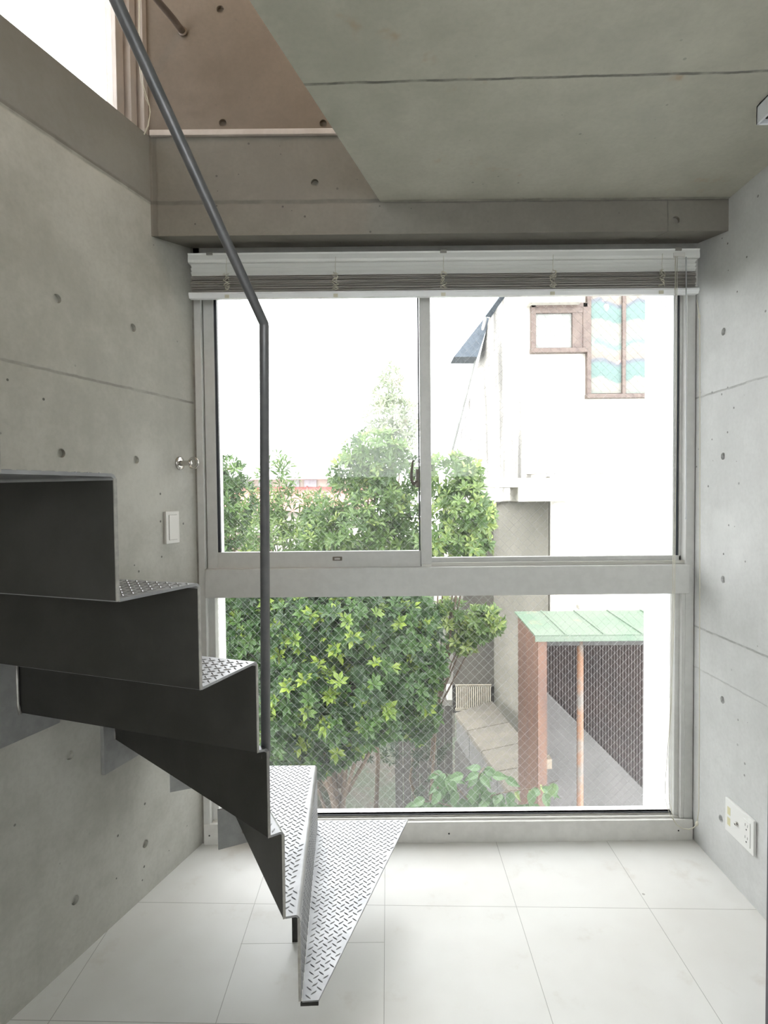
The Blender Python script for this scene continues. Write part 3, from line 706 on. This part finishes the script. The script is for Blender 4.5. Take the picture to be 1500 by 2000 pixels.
M['cream'] = noisy('cream stucco', (.555,.532,.480), (.495,.480,.427), 1.4, .85, 0, .4, 120)
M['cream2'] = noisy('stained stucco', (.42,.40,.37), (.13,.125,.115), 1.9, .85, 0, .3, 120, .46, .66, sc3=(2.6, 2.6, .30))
M['shade_stucco'] = noisy('shade-grey stucco', (.115,.107,.09), (.085,.08,.069), 2.0, .9, 0, .4, 90)  # shade under the ledge is put into this wall colour
M['brownf'] = noisy('brown window frame', (.086,.059,.050), (.122,.090,.074), 14, .5)
M['frost'] = noisy('frosted pane', (.20,.21,.195), (.25,.255,.24), 6, .3)
M['darkroof'] = noisy('dark eave', (.065,.085,.110), (.100,.125,.155), 12, .6)
def curtain():
    m = mat('patterned curtain', (.6,.6,.55), .5); g = NT(m); p = g.coord(); sx = g.n('ShaderNodeSeparateXYZ'); g.l(p, sx.inputs[0])
    wv = g.math('MULTIPLY', g.math('SINE', g.math('MULTIPLY', sx.outputs[0], 14.0)), .035)
    z = g.math('ADD', g.math('ADD', sx.outputs[2], wv), g.math('MULTIPLY', g.noise(p, 3, 3), .15))
    rp = g.n('ShaderNodeValToRGB'); g.l(g.math('FRACT', g.math('MULTIPLY', z, 1.55)), rp.inputs[0])
    e = rp.color_ramp; e.interpolation = 'EASE'; e.elements[0].position = 0; e.elements[0].color = (0.192,0.186,0.161,1)
    for pos, c in ((.16,(0.192,0.186,0.161,1)),(.22,(0.087,0.143,0.130,1)),(.42,(0.093,0.155,0.140,1)),(.5,(0.093,0.105,0.124,1)),(.56,(0.186,0.155,0.130,1)),(.72,(0.198,0.189,0.161,1)),(.78,(0.112,0.171,0.155,1)),(.92,(0.174,0.186,0.164,1))):
        q = e.elements.new(pos); q.color = c
    e.elements[-1].color = (0.192,0.186,0.161,1)
    fl_ = g.noise(p, 7, 2, .5); c = g.mix(g.ss(fl_, .62, .68, 0, .7), rp.outputs[0], (.62,.36,.30))
    g.l(c, g.b.inputs['Base Color']); return m

HY = 6.5
K = lambda px, py=1000, Y=HY: onY(px, py, Y)
HS = empty('neighbour_house', (K(1020).x+1.4, HY+1, GZ), 'cream stucco neighbouring house with brown framed windows and a boxed-out ledge', 'house')
corner = V((K(1020,900).x, HY)); far = V((onY(955,800,7.7).x, 7.7))
zup = onY(1200, 420, HY).z
mb = MB()
pl = [V((corner.x, HY, onY(1035,1250,HY).z)), V((corner.x+5, HY, onY(1035,1250,HY).z)), V((corner.x+5, HY, zup)), V((corner.x, HY, onY(1020,520,HY).z))]
mb.box(corner.x, corner.x+5, HY, HY+.2, onY(1075,925,HY).z, zup)
mb.box(onY(1075,1100,HY).x, corner.x+5, HY, HY+.2, GZ, onY(1075,930,HY).z)
build('front_wall', mb, M['cream'], HS)
f1 = [onP(px, py, corner, far) for px, py in ((1020,500),(985,582),(955,622),(925,745),(890,885),(868,975),(848,1075),(848,1180),(905,1165),(950,1010),(969,980),(1020,975))]
f1[0] = V((corner.x, corner.y, onY(1020,520,HY).z)); f1[-1] = V((corner.x, corner.y, onY(1020,978,HY).z))
dn = V((far.y-corner.y, -(far.x-corner.x), 0)).normalized(); 
if dn.y < 0: dn = -dn
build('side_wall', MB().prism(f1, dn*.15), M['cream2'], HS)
# boxed-out ledge over the shaded lower wall
hz0 = onY(1000,980,6.15).z; hz1 = onY(1000,934,6.15).z
mb = MB(); hx0, hx1, hn0, hn1 = onY(966,955,6.15).x, onY(1130,955,6.15).x, onY(976,955,6.15).x, onY(1012,955,6.15).x
mb.box(hn1, hx1, 6.15, 6.55, hz0, hz1); mb.box(hx0, hn1, 6.15, 6.6, onY(1000,952,6.15).z, hz1); mb.box(hx0+.004, hn0, 6.154, 6.596, hz0, hz1-.01)
mb.prism([V((corner.x-.02, 6.45, hz0)), V((hx1, 6.45, hz0)), V((hx1, 7.75, hz0)), V((far.x+.01, 7.75, hz0))], (0,0,.1))
build('ledge_box', mb, M['cream'], HS, .006)
lz = -1.305
wa, wb = V((onY(965,1340,7.6).x, 7.6)), V((onY(1070,1100,HY+.02).x, HY+.02))
mb = MB().prism([v3(wa, GZ), v3(wb, GZ), v3(wb, hz0+.05), v3(wa, hz0+.05)], (.15,.2,0)); build('recessed_wall', mb, noisy('pale shade-grey stucco', (.25,.235,.20), (.20,.19,.16), 2.0, .9, 0, .4, 90), HS)  # cream wall dimmed in colour for the shade below the ledge
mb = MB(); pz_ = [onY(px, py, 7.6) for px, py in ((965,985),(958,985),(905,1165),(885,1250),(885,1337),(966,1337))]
mb.prism(pz_, (0,.2,0)); build('recessed_wall', mb, M['shade_stucco'], HS)
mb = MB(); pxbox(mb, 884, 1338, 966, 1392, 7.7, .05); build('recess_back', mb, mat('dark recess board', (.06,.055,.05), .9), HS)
gr = MB(); pxbox(gr, 890, 1338, 960, 1341, 7.5, .03); pxbox(gr, 890, 1384, 960, 1388, 7.5, .03)
for i in range(17): pxbox(gr, 891+i*4.1, 1338, 893.2+i*4.1, 1386, 7.5, .02)
build('vent_grille', gr, noisy('cream slats', (.55,.50,.40), (.45,.41,.33), 10, .6), HS)
mb = MB(); pxbox(mb, 1132, 1182, 1330, 1190, 6.42, .1); build('wall_trim', mb, M['cream'], HS, .004)
# windows of the house
def hwin(x0, y0, x1, y1, ft, panes, mp, hood=None):
    mb = MB(); pxbox(mb, x0, y0, x1, y0+ft, HY-.06, .07); pxbox(mb, x0, y1-ft, x1, y1, HY-.08, .10); pxbox(mb, x0, y0, x0+ft, y1, HY-.06, .07); pxbox(mb, x1-ft, y0, x1, y1, HY-.06, .07)
    for (a, b) in panes[1:]: pxbox(mb, a-7, y0, a, y1-4, HY-.05, .06)
    w_ = build('window_frame', mb, M['brownf'], HS, .003)
    for a, b in panes:
        mb = MB(); pxbox(mb, a, y0+ft, b, y1-ft, HY-.02, .015); build('pane', mb, mp, w_)
hwin(1038, 591, 1148, 688, 9, [(1047, 1117)], M['frost']); mb = MB(); pxbox(mb, 1118, 592, 1147, 684, HY-.05, .06); pxbox(mb, 1040, 592, 1147, 611, HY-.055, .06); build('window_surround', mb, M['brownf'], HS, .003)
hwin(1147, 500, 1400, 776, 8, [(1155, 1214), (1223, 1290), (1299, 1392)], curtain())
mb = MB(); pxbox(mb, 1034, 570, 1137, 590, HY-.16, .16); build('window_hood', mb, M['cream'], HS, .004)
# eave and roof of the gable
mb = MB(); pts = [onY(*q) for q in ((886,697,7.9),(953,620,7.7),(1012,560,6.9),(1060,500,6.4))]
mb.prism([onY(886,697,7.75), onY(933,697,7.75), onY(957,622,7.75), onY(948,618,7.75)], (0,.4,.0)); mb.prism([onY(948,618,7.6), onY(960,620,7.6), onY(1024,540,6.6), onY(1008,536,6.6)], (0,.1,.03)); build('eave', mb, M['darkroof'], HS)
mb = MB(); mb.tube([onP(952,600,corner,far)-dn*.06, onP(957,622,corner,far)-dn*.06, onP(925,745,corner,far)-dn*.06, onP(888,890,corner,far)-dn*.06], .022, 8); build('downpipe', mb, noisy('pale pipe', (.55,.57,.57), (.48,.50,.50), 9, .4), HS)

# drain slabs along the foot of the house
Lp_ = [(888,1392),(913,1427),(940,1467),(967,1507),(1001,1558),(1040,1618)]; Rp_ = [(962,1368),(994,1410),(1028,1448),(1062,1490),(1105,1540),(1160,1600)]
M['slab'] = noisy('weathered concrete slab', (.150,.133,.105), (.115,.105,.087), 5, .85, 0, .5, 60)
names = ['farthest concrete drain slab, next to the slatted vent of the house', 'second concrete drain slab from the slatted vent', 'third concrete drain slab, just above the leafy branch', 'concrete drain slab partly hidden by the leafy branch and shed post', 'nearest concrete drain slab, behind the leafy branch at the sill']
for i in range(5):
    q = [onZ(*Lp_[i], lz), onZ(*Rp_[i], lz), onZ(*Rp_[i+1], lz), onZ(*Lp_[i+1], lz)]
    c = sum(q, V((0,0,0)))/4; q = [c+(p-c)*.985 for p in q]
    mb = MB().prism([p-V((0,0,.06)) for p in q], (0,0,.06)); o = build('drain_slab', mb, M['slab'], origin=centre(mb), bevel=.008)
    setp(o, names[i], 'slab', 'concrete slabs along the house wall')
mb = MB()
for i in range(5):
    a, b = onZ(*Lp_[i], lz), onZ(*Lp_[i+1], lz); d = (b-a); a = a + d*.01; b = b - d*.01
    mb.prism([V((a.x+.02,a.y,-1.66)), V((b.x+.02,b.y,-1.66)), V((b.x+.02,b.y,-1.37)), V((a.x+.02,a.y,-1.37))], (.05,.03,0))
kb = build('slab_kerb', mb, noisy('pale kerb panel', (.150,.145,.135), (.120,.117,.110), 7, .85), origin=centre(mb)); setp(kb, 'row of pale concrete kerb panels under the drain slabs', 'kerb')
mb = MB(); a, b = onZ(*Lp_[0], lz), onZ(*Lp_[3], lz); mb.prism([V((a.x,a.y,GZ)), V((b.x,b.y,GZ)), V((b.x,b.y,-1.665)), V((a.x,a.y,-1.665))], (.3,.1,0))
rw = build('retaining_wall', mb, noisy('dark grey concrete', (.090,.084,.075), (.060,.057,.051), 4, .9), origin=centre(mb)); setp(rw, 'dark retaining wall dropping from the drain slabs to the garden', 'wall')  # dark grey with a mottled tone
# board fences
def fence(x0, x1, y0, y1, Y, n, m, label):
    a, b = onY(x0, y0, Y), onY(x1, y0, Y); z1_ = a.z; z0_ = GZ; r = empty('board_fence', ((a.x+b.x)/2, Y, z0_), label, 'fence')
    wd = (b.x-a.x)/n
    build('fence_rail', MB().box(a.x, b.x, Y+.025, Y+.06, z1_-.25, z1_-.17), m, r); build('fence_rail', MB().box(a.x, b.x, Y+.025, Y+.06, z1_-1.0, z1_-.92), m, r)
    for i in range(n): build('board', MB().box(a.x+i*wd+.006, a.x+(i+1)*wd-.006, Y+random.uniform(0,.008), Y+.022, z0_, z1_+random.uniform(-.02,.02)), m, r)
fence(770, 884, 1380, 1560, 8.3, 7, noisy('grey weathered board', (.108,.101,.090), (.077,.072,.065), 3, .9, sc3=(6,6,.6)), 'grey weathered board fence beside the narrow alley behind the shrub')
fence(425, 535, 1042, 1100, 10.5, 9, noisy('brown weathered board', (.180,.135,.100), (.110,.095,.085), 3, .9, sc3=(6,6,.6)), 'brown and grey board fence low behind the leftmost tree')
mb = MB(); pxbox(mb, 836, 1252, 862, 1420, 8.8, .25); pxbox(mb, 862, 1268, 888, 1440, 8.6, .25)
o = build('garden_wall', mb, noisy('pale block', (.275,.264,.237), (.231,.220,.198), 5, .9), origin=centre(mb)); setp(o, 'pale stepped block wall at the far end of the alley', 'wall')
mb = MB(); pxbox(mb, 873, 1340, 884, 1368, 8.45, .1); o = build('meter_box', mb, M['plastic'], origin=centre(mb), bevel=.008); setp(o, 'small white meter box on the pale block wall in the alley', 'box')
mb = MB(); pxbox(mb, 840, 1258, 857, 1296, 9.6, .05); o = build('orange_board', mb, mat('orange paint', (.525,.175,.063), .6), origin=centre(mb)); setp(o, 'small orange board showing between the shrub and the alley wall', 'board')

# shed
SY = 4.2; sx_ = onY(1052,1400,SY).x; sxr = onY(1350,1400,SY).x; szr = onY(1100,1242,SY).z; sb = 4.85; SG = GZ
SH = empty('garden_shed', ((sx_+sxr)/2, 4.5, SG), 'rusty brown shed with a pale green metal roof against the neighbouring house', 'shed')
rb = onY(1100,1196,sb).z
mb = MB(); 
nseg = 60; x_0, x_1 = sx_-.03, sxr
tp = [V((x_0, SY-.02, szr)), V((x_1, SY-.02, szr-.0)), V((x_1, sb, rb)), V((x_0, sb, rb))]
mb.prism(tp, (0,0,.012))
for i in range(5):
    xx = x_0+.22+i*.28; mb.prism([V((xx, SY-.02, szr+.012)), V((xx+.012, SY-.02, szr+.012)), V((xx+.012, sb, rb+.012)), V((xx, sb, rb+.012))], (0,0,.008))
mb.box(x_0, x_1, SY-.026, SY-.014, szr-.035, szr+.004)
def rust_roof():
    m = mat('pale green roof sheet', (0.310,0.409,0.310), .55); g = NT(m); p = g.coord(); n = g.noise(p, 1.6, 5, .6); n2 = g.noise(p, 4, 4, .6)
    c = g.mix(g.ss(n, .4, .6), (0.092,0.145,0.099), (0.123,0.160,0.120)); c = g.mix(g.math('MULTIPLY', g.ss(n2, .62, .74), .6), c, (0.341,0.231,0.136)); g.l(c, g.b.inputs['Base Color']); return m
build('roof', mb, rust_roof(), SH)
mb = MB(); n = 7
for i in range(n): mb.box(sx_, sx_+.02+(i%2)*.012, SY+i*(sb-SY)/n, SY+(i+1)*(sb-SY)/n, SG, szr+(rb-szr)*i/n-.01)
mb.box(sx_-.005, sx_+.06, SY-.006, SY+.05, SG, szr-.02)
build('side_panel', mb, noisy('red brown sheet', (.108,.062,.048), (.152,.080,.052), 3.5, .6, sc3=(4,4,.5)), SH)
mb = MB(); x = sx_+.03; prof_ = []
i = 0
while x < sxr: prof_.append((x, sb-.07-(.010 if i%4 in (1,2) else 0))); x += .006; i += 1
pl = [V((a, b, SG)) for a, b in prof_] + [V((a, b+.004, SG)) for a, b in prof_[::-1]]
mb.prism(pl, (0,0,szr-SG)); build('back_sheet', mb, noisy('dark brown corrugated sheet', (.042,.029,.026), (.03,.022,.021), 3, .6), SH)
mb = MB(); q0, q1 = onY(1062,1345,sb-.14), onY(1290,1575,sb-.14)
mb.prism([q0, V((q0.x, q0.y, SG)), V((q1.x, q1.y, SG)), q1], (0,.02,0)); build('leaning_board', mb, noisy('grey board', (.107,.102,.100), (.085,.083,.080), 3, .8), SH)
mb = MB(); q = onY(1133,1400,SY+.03); mb.tube([V((q.x, q.y, SG)), V((q.x, q.y, szr-.02))], .024, 10)
build('post', mb, noisy('rusty galvanised pipe', (.15,.135,.12), (.20,.105,.06), 3, .5, sc3=(1,1,.8), lo=.42, hi=.55), SH)
mb = MB().box(sx_+.05, sxr, SY+.01, SY+.05, szr-.075, szr-.03); build('beam', mb, M['steel'], SH)
mb = MB(); pxbox(mb, 1062, 1483, 1078, 1502, SY+.3, .08); build('wall_bracket', mb, mat('old wood block', (.33,.28,.22), .8), SH)

# red-roofed building far behind
FB = empty('far_building', (onY(600,960,24).x, 25, GZ), 'distant low white building with a pink-red roof behind the trees', 'building')
mb = MB(); pxbox(mb, 380, 930, 735, 936, 23.6, 4); build('upper_roof', mb, M['whitepaint'], FB)
mb = MB(); pxbox(mb, 385, 936, 722, 952, 24.4, 3); build('upper_wall', mb, M['cream'], FB)
for a in (560, 594, 640, 470, 505): mb = MB(); pxbox(mb, a, 937, a+24, 951, 24.3, .08); build('window', mb, mat('dim window', (.33,.36,.40), .3), FB)
mb = MB(); a0, a1 = onY(400,951,24.3), onY(722,951,24.3); b0, b1 = onY(396,996,21.8), onY(728,996,21.8)
mb.prism([a0, a1, b1, b0], (0,0,-.08))
for i in range(14):
    t = i/13; p = a0.lerp(a1, t); q = b0.lerp(b1, t); mb.prism([p, p+V((.06,0,0)), q+V((.06,0,0)), q], (0,0,.05))
build('roof', mb, noisy('faded red roof', (.465,.203,.180), (.540,.270,.240), 2, .7), FB)
mb = MB(); pxbox(mb, 398, 996, 726, 1080, 22.3, 2); build('wall', mb, M['cream'], FB)

# ------------------------------------------------------------------ plants
def leafmat(name, ramp, rough=.38, trans=.35):
    m = bpy.data.materials.new(name); m.use_nodes = True; t = m.node_tree; b = t.nodes['Principled BSDF']; o = t.nodes['Material Output']
    at = t.nodes.new('ShaderNodeAttribute'); at.attribute_name = 'tint'; cr = t.nodes.new('ShaderNodeValToRGB'); t.links.new(at.outputs['Fac'], cr.inputs[0])
    e = cr.color_ramp.elements; e[0].position = 0; e[0].color = (*ramp[0], 1); e[1].position = 1; e[1].color = (*ramp[-1], 1)
    for i, c in enumerate(ramp[1:-1]): q = cr.color_ramp.elements.new((i+1)/(len(ramp)-1)); q.color = (*c, 1)
    t.links.new(cr.outputs[0], b.inputs['Base Color']); b.inputs['Roughness'].default_value = rough
    tr = t.nodes.new('ShaderNodeBsdfTranslucent'); t.links.new(cr.outputs[0], tr.inputs[0]); mx = t.nodes.new('ShaderNodeMixShader'); mx.inputs[0].default_value = trans
    t.links.new(b.outputs[0], mx.inputs[1]); t.links.new(tr.outputs[0], mx.inputs[2]); t.links.new(mx.outputs[0], o.inputs[0]); return m
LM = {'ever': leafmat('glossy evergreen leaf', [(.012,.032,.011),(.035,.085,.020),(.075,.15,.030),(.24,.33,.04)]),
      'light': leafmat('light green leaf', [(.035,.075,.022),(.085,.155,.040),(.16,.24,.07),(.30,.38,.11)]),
      'pale': leafmat('glare-pale leaf', [(.150,.188,.120),(.225,.270,.180),(.315,.345,.247),(.375,.330,.270)]),  # glare and overexposure put into the leaf colour
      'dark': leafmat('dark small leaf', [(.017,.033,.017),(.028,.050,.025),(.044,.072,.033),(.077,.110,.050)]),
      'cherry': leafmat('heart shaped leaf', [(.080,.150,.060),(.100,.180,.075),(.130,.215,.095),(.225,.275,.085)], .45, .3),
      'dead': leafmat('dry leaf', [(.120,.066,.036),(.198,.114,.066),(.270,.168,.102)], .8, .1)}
BARK = noisy('bark', (.16,.12,.085), (.10,.075,.055), 30, .9)
class LB:
    def __init__(s): s.v = []; s.f = []; s.t = []
    def leaf(s, p, d, nrm_, L, W, tint, bend=.15):
        side = d.cross(nrm_).normalized(); n = len(s.v)
        mid = p + d*L*.60 - nrm_*(W*.12); q1 = p + d*L*.62 + nrm_*(W*.10)
        tip = p + d*L - nrm_*L*bend
        s.v += [p, q1 - side*W*.5, mid, q1 + side*W*.5, tip]; s.t += [tint]*5
        s.f += [(n,n+1,n+2),(n,n+2,n+3),(n+1,n+4,n+2),(n+2,n+4,n+3)]
    def cluster(s, p, ax, k, L, W, tint, spread=1.0):
        ax = ax.normalized(); a = ax.orthogonal().normalized(); b = ax.cross(a); ph = random.uniform(0, 6.28)
        for i in range(k):
            t = ph + 2*pi*i/k + random.uniform(-.25,.25); el = random.uniform(.75, 1.25)*spread
            d = (ax*cos(el) + (a*cos(t)+b*sin(t))*sin(el)).normalized(); nn = (ax - d*ax.dot(d)).normalized()
            l = L*random.uniform(.7,1.15); s.leaf(p, d, nn, l, W*l/L, min(1,max(0,tint+random.uniform(-.1,.1))))
    def build(s, name, m, parent):
        off = base_of(parent); me = bpy.data.meshes.new(name); me.from_pydata([tuple(p-off) for p in s.v], [], s.f)
        at = me.attributes.new('tint', 'FLOAT', 'POINT'); at.data.foreach_set('value', s.t); me.materials.append(m)
        o = bpy.data.objects.new(name, me); COL.objects.link(o); o.parent = parent; return o
def blob(cx, cy, rx, ry, Y, dep): c = onY(cx, cy, Y); return (c, V((rx*Y/F, dep, ry*Y/F)))
def rnd_dir():
    while True:
        d = V((random.uniform(-1,1), random.uniform(-1,1), random.uniform(-1,1)))
        if .05 < d.length < 1: return d.normalized()
def tree(name, label, cat, blobs, nper, L, W, key, k=7, yel=.15, trunk=None, base=None, shell=.45, part='foliage', group=None, br=True, bright=.0):
    c0 = sum((b[0] for b in blobs), V((0,0,0)))/len(blobs); g = base or V((c0.x, c0.y, GZ))
    r = empty(name, g, label, cat, group); lb = LB(); tot = 0
    vol = [sqrt(b[1].x*b[1].z) for b in blobs]
    for (c, rad), vl in zip(blobs, vol):
        n = int(nper*vl*vl)
        for _ in range(n):
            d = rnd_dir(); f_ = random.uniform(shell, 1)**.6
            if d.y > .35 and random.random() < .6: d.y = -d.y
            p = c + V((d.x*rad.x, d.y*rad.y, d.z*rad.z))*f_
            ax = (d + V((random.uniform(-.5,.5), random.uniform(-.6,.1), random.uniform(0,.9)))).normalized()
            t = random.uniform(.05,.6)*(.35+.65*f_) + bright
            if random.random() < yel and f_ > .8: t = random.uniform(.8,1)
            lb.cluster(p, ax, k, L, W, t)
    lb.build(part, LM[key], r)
    mb = MB()
    top = c0 + V((0,0,.1)); pts = [g, g.lerp(top, .35)+V((.08,.03,0)), g.lerp(top, .7)+V((-.05,0,0)), top]
    tk = trunk or L*.5; mb.tube(pts, [tk, tk*.8, tk*.55, tk*.3], 8)
    build('trunk', mb, BARK, r)
    if br:
        for b in blobs:
            mb = MB(); s0 = g.lerp(top, random.uniform(.45,.75)); m_ = s0.lerp(b[0], .5)+V((0,0,.06)); mb.tube([s0, m_, b[0]], [min(L*.35, tk*.5), min(L*.26,tk*.4), min(L*.12, tk*.25)], 6); build('branch', mb, BARK, r)
    return r
by = 4.7
# big evergreen shrub filling the lower pane
tree('evergreen_shrub', 'large glossy evergreen shrub with bright yellow-green tips filling the lower pane', 'shrub',
     [blob(*q) for q in ((500,1235,85,90,5.0,.35),(590,1240,90,90,4.8,.35),(690,1225,90,80,4.8,.4),(775,1230,70,80,4.9,.4),(600,1345,95,85,4.6,.35),(700,1345,95,85,4.6,.35),(785,1340,62,80,4.8,.35),(520,1340,75,75,4.8,.35),(560,1420,55,60,4.6,.25),(655,1400,60,45,4.5,.25),(730,1400,65,50,4.5,.25),(620,1480,24,30,4.6,.12),(570,1460,60,40,4.7,.2),(655,1450,60,36,4.7,.2),(840,1290,30,60,4.9,.2),(815,1390,40,50,4.9,.25),(700,1300,140,120,5.3,.2),(520,1300,110,120,5.3,.2),(815,1205,45,50,5.0,.3),(540,1160,110,50,5.1,.4),(700,1150,110,50,5.1,.4))],
     2300, .088, .036, 'ever', 7, .13, trunk=.035)
tree('bright_bush', 'bright yellow-green bush right of the window mullion, with a spray hanging below the transom', 'bush',
     [blob(*q) for q in ((870,930,52,50,5.6,.3),(905,1000,58,60,5.5,.35),(860,1050,50,45,5.5,.3),(935,1010,28,40,5.5,.2),(910,1065,50,28,5.4,.2),(915,925,28,26,5.6,.2),(880,1200,30,34,5.7,.2),(930,1220,40,34,5.7,.2),(905,1248,34,24,5.7,.2),(957,1215,24,30,5.7,.15),(895,1258,22,16,5.7,.15))], 1800, .09, .034, 'light', 7, .30, bright=.08, base=V((.15,5.9,GZ)), trunk=.02)
tree('round_tree', 'full mid-green tree just left of the window mullion', 'tree',
     [blob(*q) for q in ((735,890,70,50,6.6,.5),(770,930,52,55,6.5,.4),(700,930,55,45,6.7,.4),(745,990,65,50,6.3,.4),(790,1020,36,55,6.2,.3),(700,1040,70,48,6.2,.4),(770,1065,60,40,6.1,.3),(640,1010,48,34,6.6,.3),(630,1060,55,36,6.4,.3))], 1300, .11, .036, 'light', 6, .12, bright=.0, trunk=.03)
tree('side_tree', 'dark green tree at the left edge of the upper window', 'tree',
     [blob(*q) for q in ((445,925,32,40,6.4,.3),(462,975,34,48,6.4,.3),(440,1030,42,45,6.4,.3),(455,1075,50,24,6.3,.3),(425,980,40,80,6.5,.3))], 1300, .10, .033, 'light', 6, .05, bright=-.12, trunk=.03)
tree('feathery_tree', 'airy pale green tree behind the steel handrail post', 'tree',
     [blob(*q) for q in ((545,930,40,40,8.2,.5),(510,990,50,36,8.0,.5),(570,1000,58,42,8.0,.5),(540,1055,75,38,7.6,.5),(620,985,40,26,8.2,.4),(600,1060,60,34,7.6,.4),(520,1020,50,50,7.8,.4))], 560, .14, .03, 'light', 6, .08, bright=.12, trunk=.025)
tree('tall_pale_tree', 'tall pale conical tree rising above the others, leaf colour washed pale for the glare', 'tree',
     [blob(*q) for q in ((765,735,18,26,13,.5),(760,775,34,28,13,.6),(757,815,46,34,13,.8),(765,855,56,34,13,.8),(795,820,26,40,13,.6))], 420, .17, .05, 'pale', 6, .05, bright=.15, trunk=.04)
tree('ground_shrub', 'low dark small-leaved shrub on the garden floor behind the big shrub', 'shrub',
     [blob(*q) for q in ((790,1455,50,30,7.3,.4),(835,1490,35,36,7.2,.3),(860,1455,25,20,7.3,.2),(725,1450,60,30,7.4,.4),(835,1540,26,26,7.2,.2))], 560, .07, .016, 'dark', 7, .05, br=False)
# patch of dry leaves
LL = empty('dry_leaf_pile', onY(575,1478,5.4), 'patch of curled orange-brown dry leaves showing under the shrub', 'leaf litter', kind='stuff')
lb = LB(); c = onY(575,1478,5.4)
for _ in range(260):
    p = c + V((max(-.3,min(.3,random.gauss(0,.13))), max(-.1,min(.1,random.gauss(0,.08))), max(-.08,min(.1,random.gauss(0,.05))))); lb.leaf(p, rnd_dir(), rnd_dir(), .07, .035, random.random())
lo = lb.build('dry_leaves', LM['dead'], LL)
bpy.data.objects.remove(LL); lo.parent = None; lo.location = c; setp(lo, 'patch of curled orange-brown dry leaves showing under the shrub', 'leaf litter', kind='stuff')
mb = MB().box(c.x-.5, c.x+.35, c.y-.05, c.y+.7, GZ, c.z-.17); o = build('planting_mound', mb, soil(), origin=centre(mb), bevel=.05); setp(o, 'earth mound carrying the patch of dry leaves', 'mound')

# leafy branch just outside the lower pane
BY = 2.95
BR = empty('leafy_branch', onY(930,1640,BY), 'leafy cherry-like branch with drooping heart-shaped leaves just outside the sill', 'branch')
def hleaf(mb, ts, p, d, n_, L, W, tint):
    s_ = d.cross(n_).normalized(); pts = [(0,0),(.10,.30),(.30,.50),(.52,.44),(.75,.22),(1,0)]
    i0 = len(mb.v); mid = [p + d*L*u - n_*(u*u*L*.18) for u, _ in pts]
    lf = [m_ + s_*W*v_ + n_*W*.10 for m_, (u, v_) in zip(mid, pts)]; rg = [m_ - s_*W*v_ + n_*W*.10 for m_, (u, v_) in zip(mid, pts)]
    mb.v += mid + lf + rg; mb.t += [tint]*18
    for q in range(5): mb.f.append((i0+q, i0+q+1, i0+6+q+1, i0+6+q)); mb.f.append((i0+q+1, i0+q, i0+12+q, i0+12+q+1))
tw = MB(); paths = [[(930,1644),(915,1564),(880,1524),(845,1509)],[(935,1644),(960,1554),(1000,1544),(1050,1539),(1090,1524)],[(930,1644),(935,1554),(935,1514),(945,1499)],[(925,1644),(880,1574),(840,1564),(815,1569)],[(855,1539),(865,1524),(875,1514),(857,1508)],[(940,1644),(985,1584),(1010,1574),(1040,1569)]]
lb = LB()
for pi_, pth in enumerate(paths):
    P_ = [onY(x, y, BY + .03*((i*7+pi_*3) % 5 - 2)) for i, (x, y) in enumerate(pth)]
    tw.tube(P_, [.006, .004, .003, .002, .0015][:len(P_)], 6)
    for i in range(1, len(P_)):
        for q in range(10 if pi_ not in (1,) else 5):
            t = random.random(); p = P_[i-1].lerp(P_[i], t) if i > 1 else P_[0].lerp(P_[1], .5+.5*t)
            d = V((random.uniform(-.8,.8), random.uniform(-.7,.3), random.uniform(-.85,-.05))).normalized()
            n_ = (V((random.uniform(-.4,.4), -.55, .8)) ); n_ = (n_ - d*n_.dot(d)).normalized()
            young = pi_ == 1 and i == 3
            hleaf(lb, None, p + d*.008, d, n_, random.uniform(.072,.105)*(.6 if young else 1), random.uniform(.040,.052)*(.6 if young else 1), random.uniform(.7,1) if young or random.random() < .06 else random.uniform(.05,.6))
for x, y, dx, dz in ((830,1560,-1,-.3),(818,1572,-1,-.35),(1062,1548,.3,-1),(1040,1543,-.2,-1),(905,1513,-.8,-.1),(960,1515,.9,.05),(985,1520,.8,-.3),(860,1545,-.6,-.8),(920,1540,.1,-1),(950,1545,.3,-.9),(890,1545,-.2,-1)):
    d = V((dx, -.25, dz)).normalized(); n_ = V((0,-.6,.7)); n_ = (n_-d*n_.dot(d)).normalized(); hleaf(lb, None, onY(x, y, BY-.05), d, n_, .09, .048, random.uniform(.2,.6))
build('twigs', tw, BARK, BR); lb.build('leaves', LM['cherry'], BR)
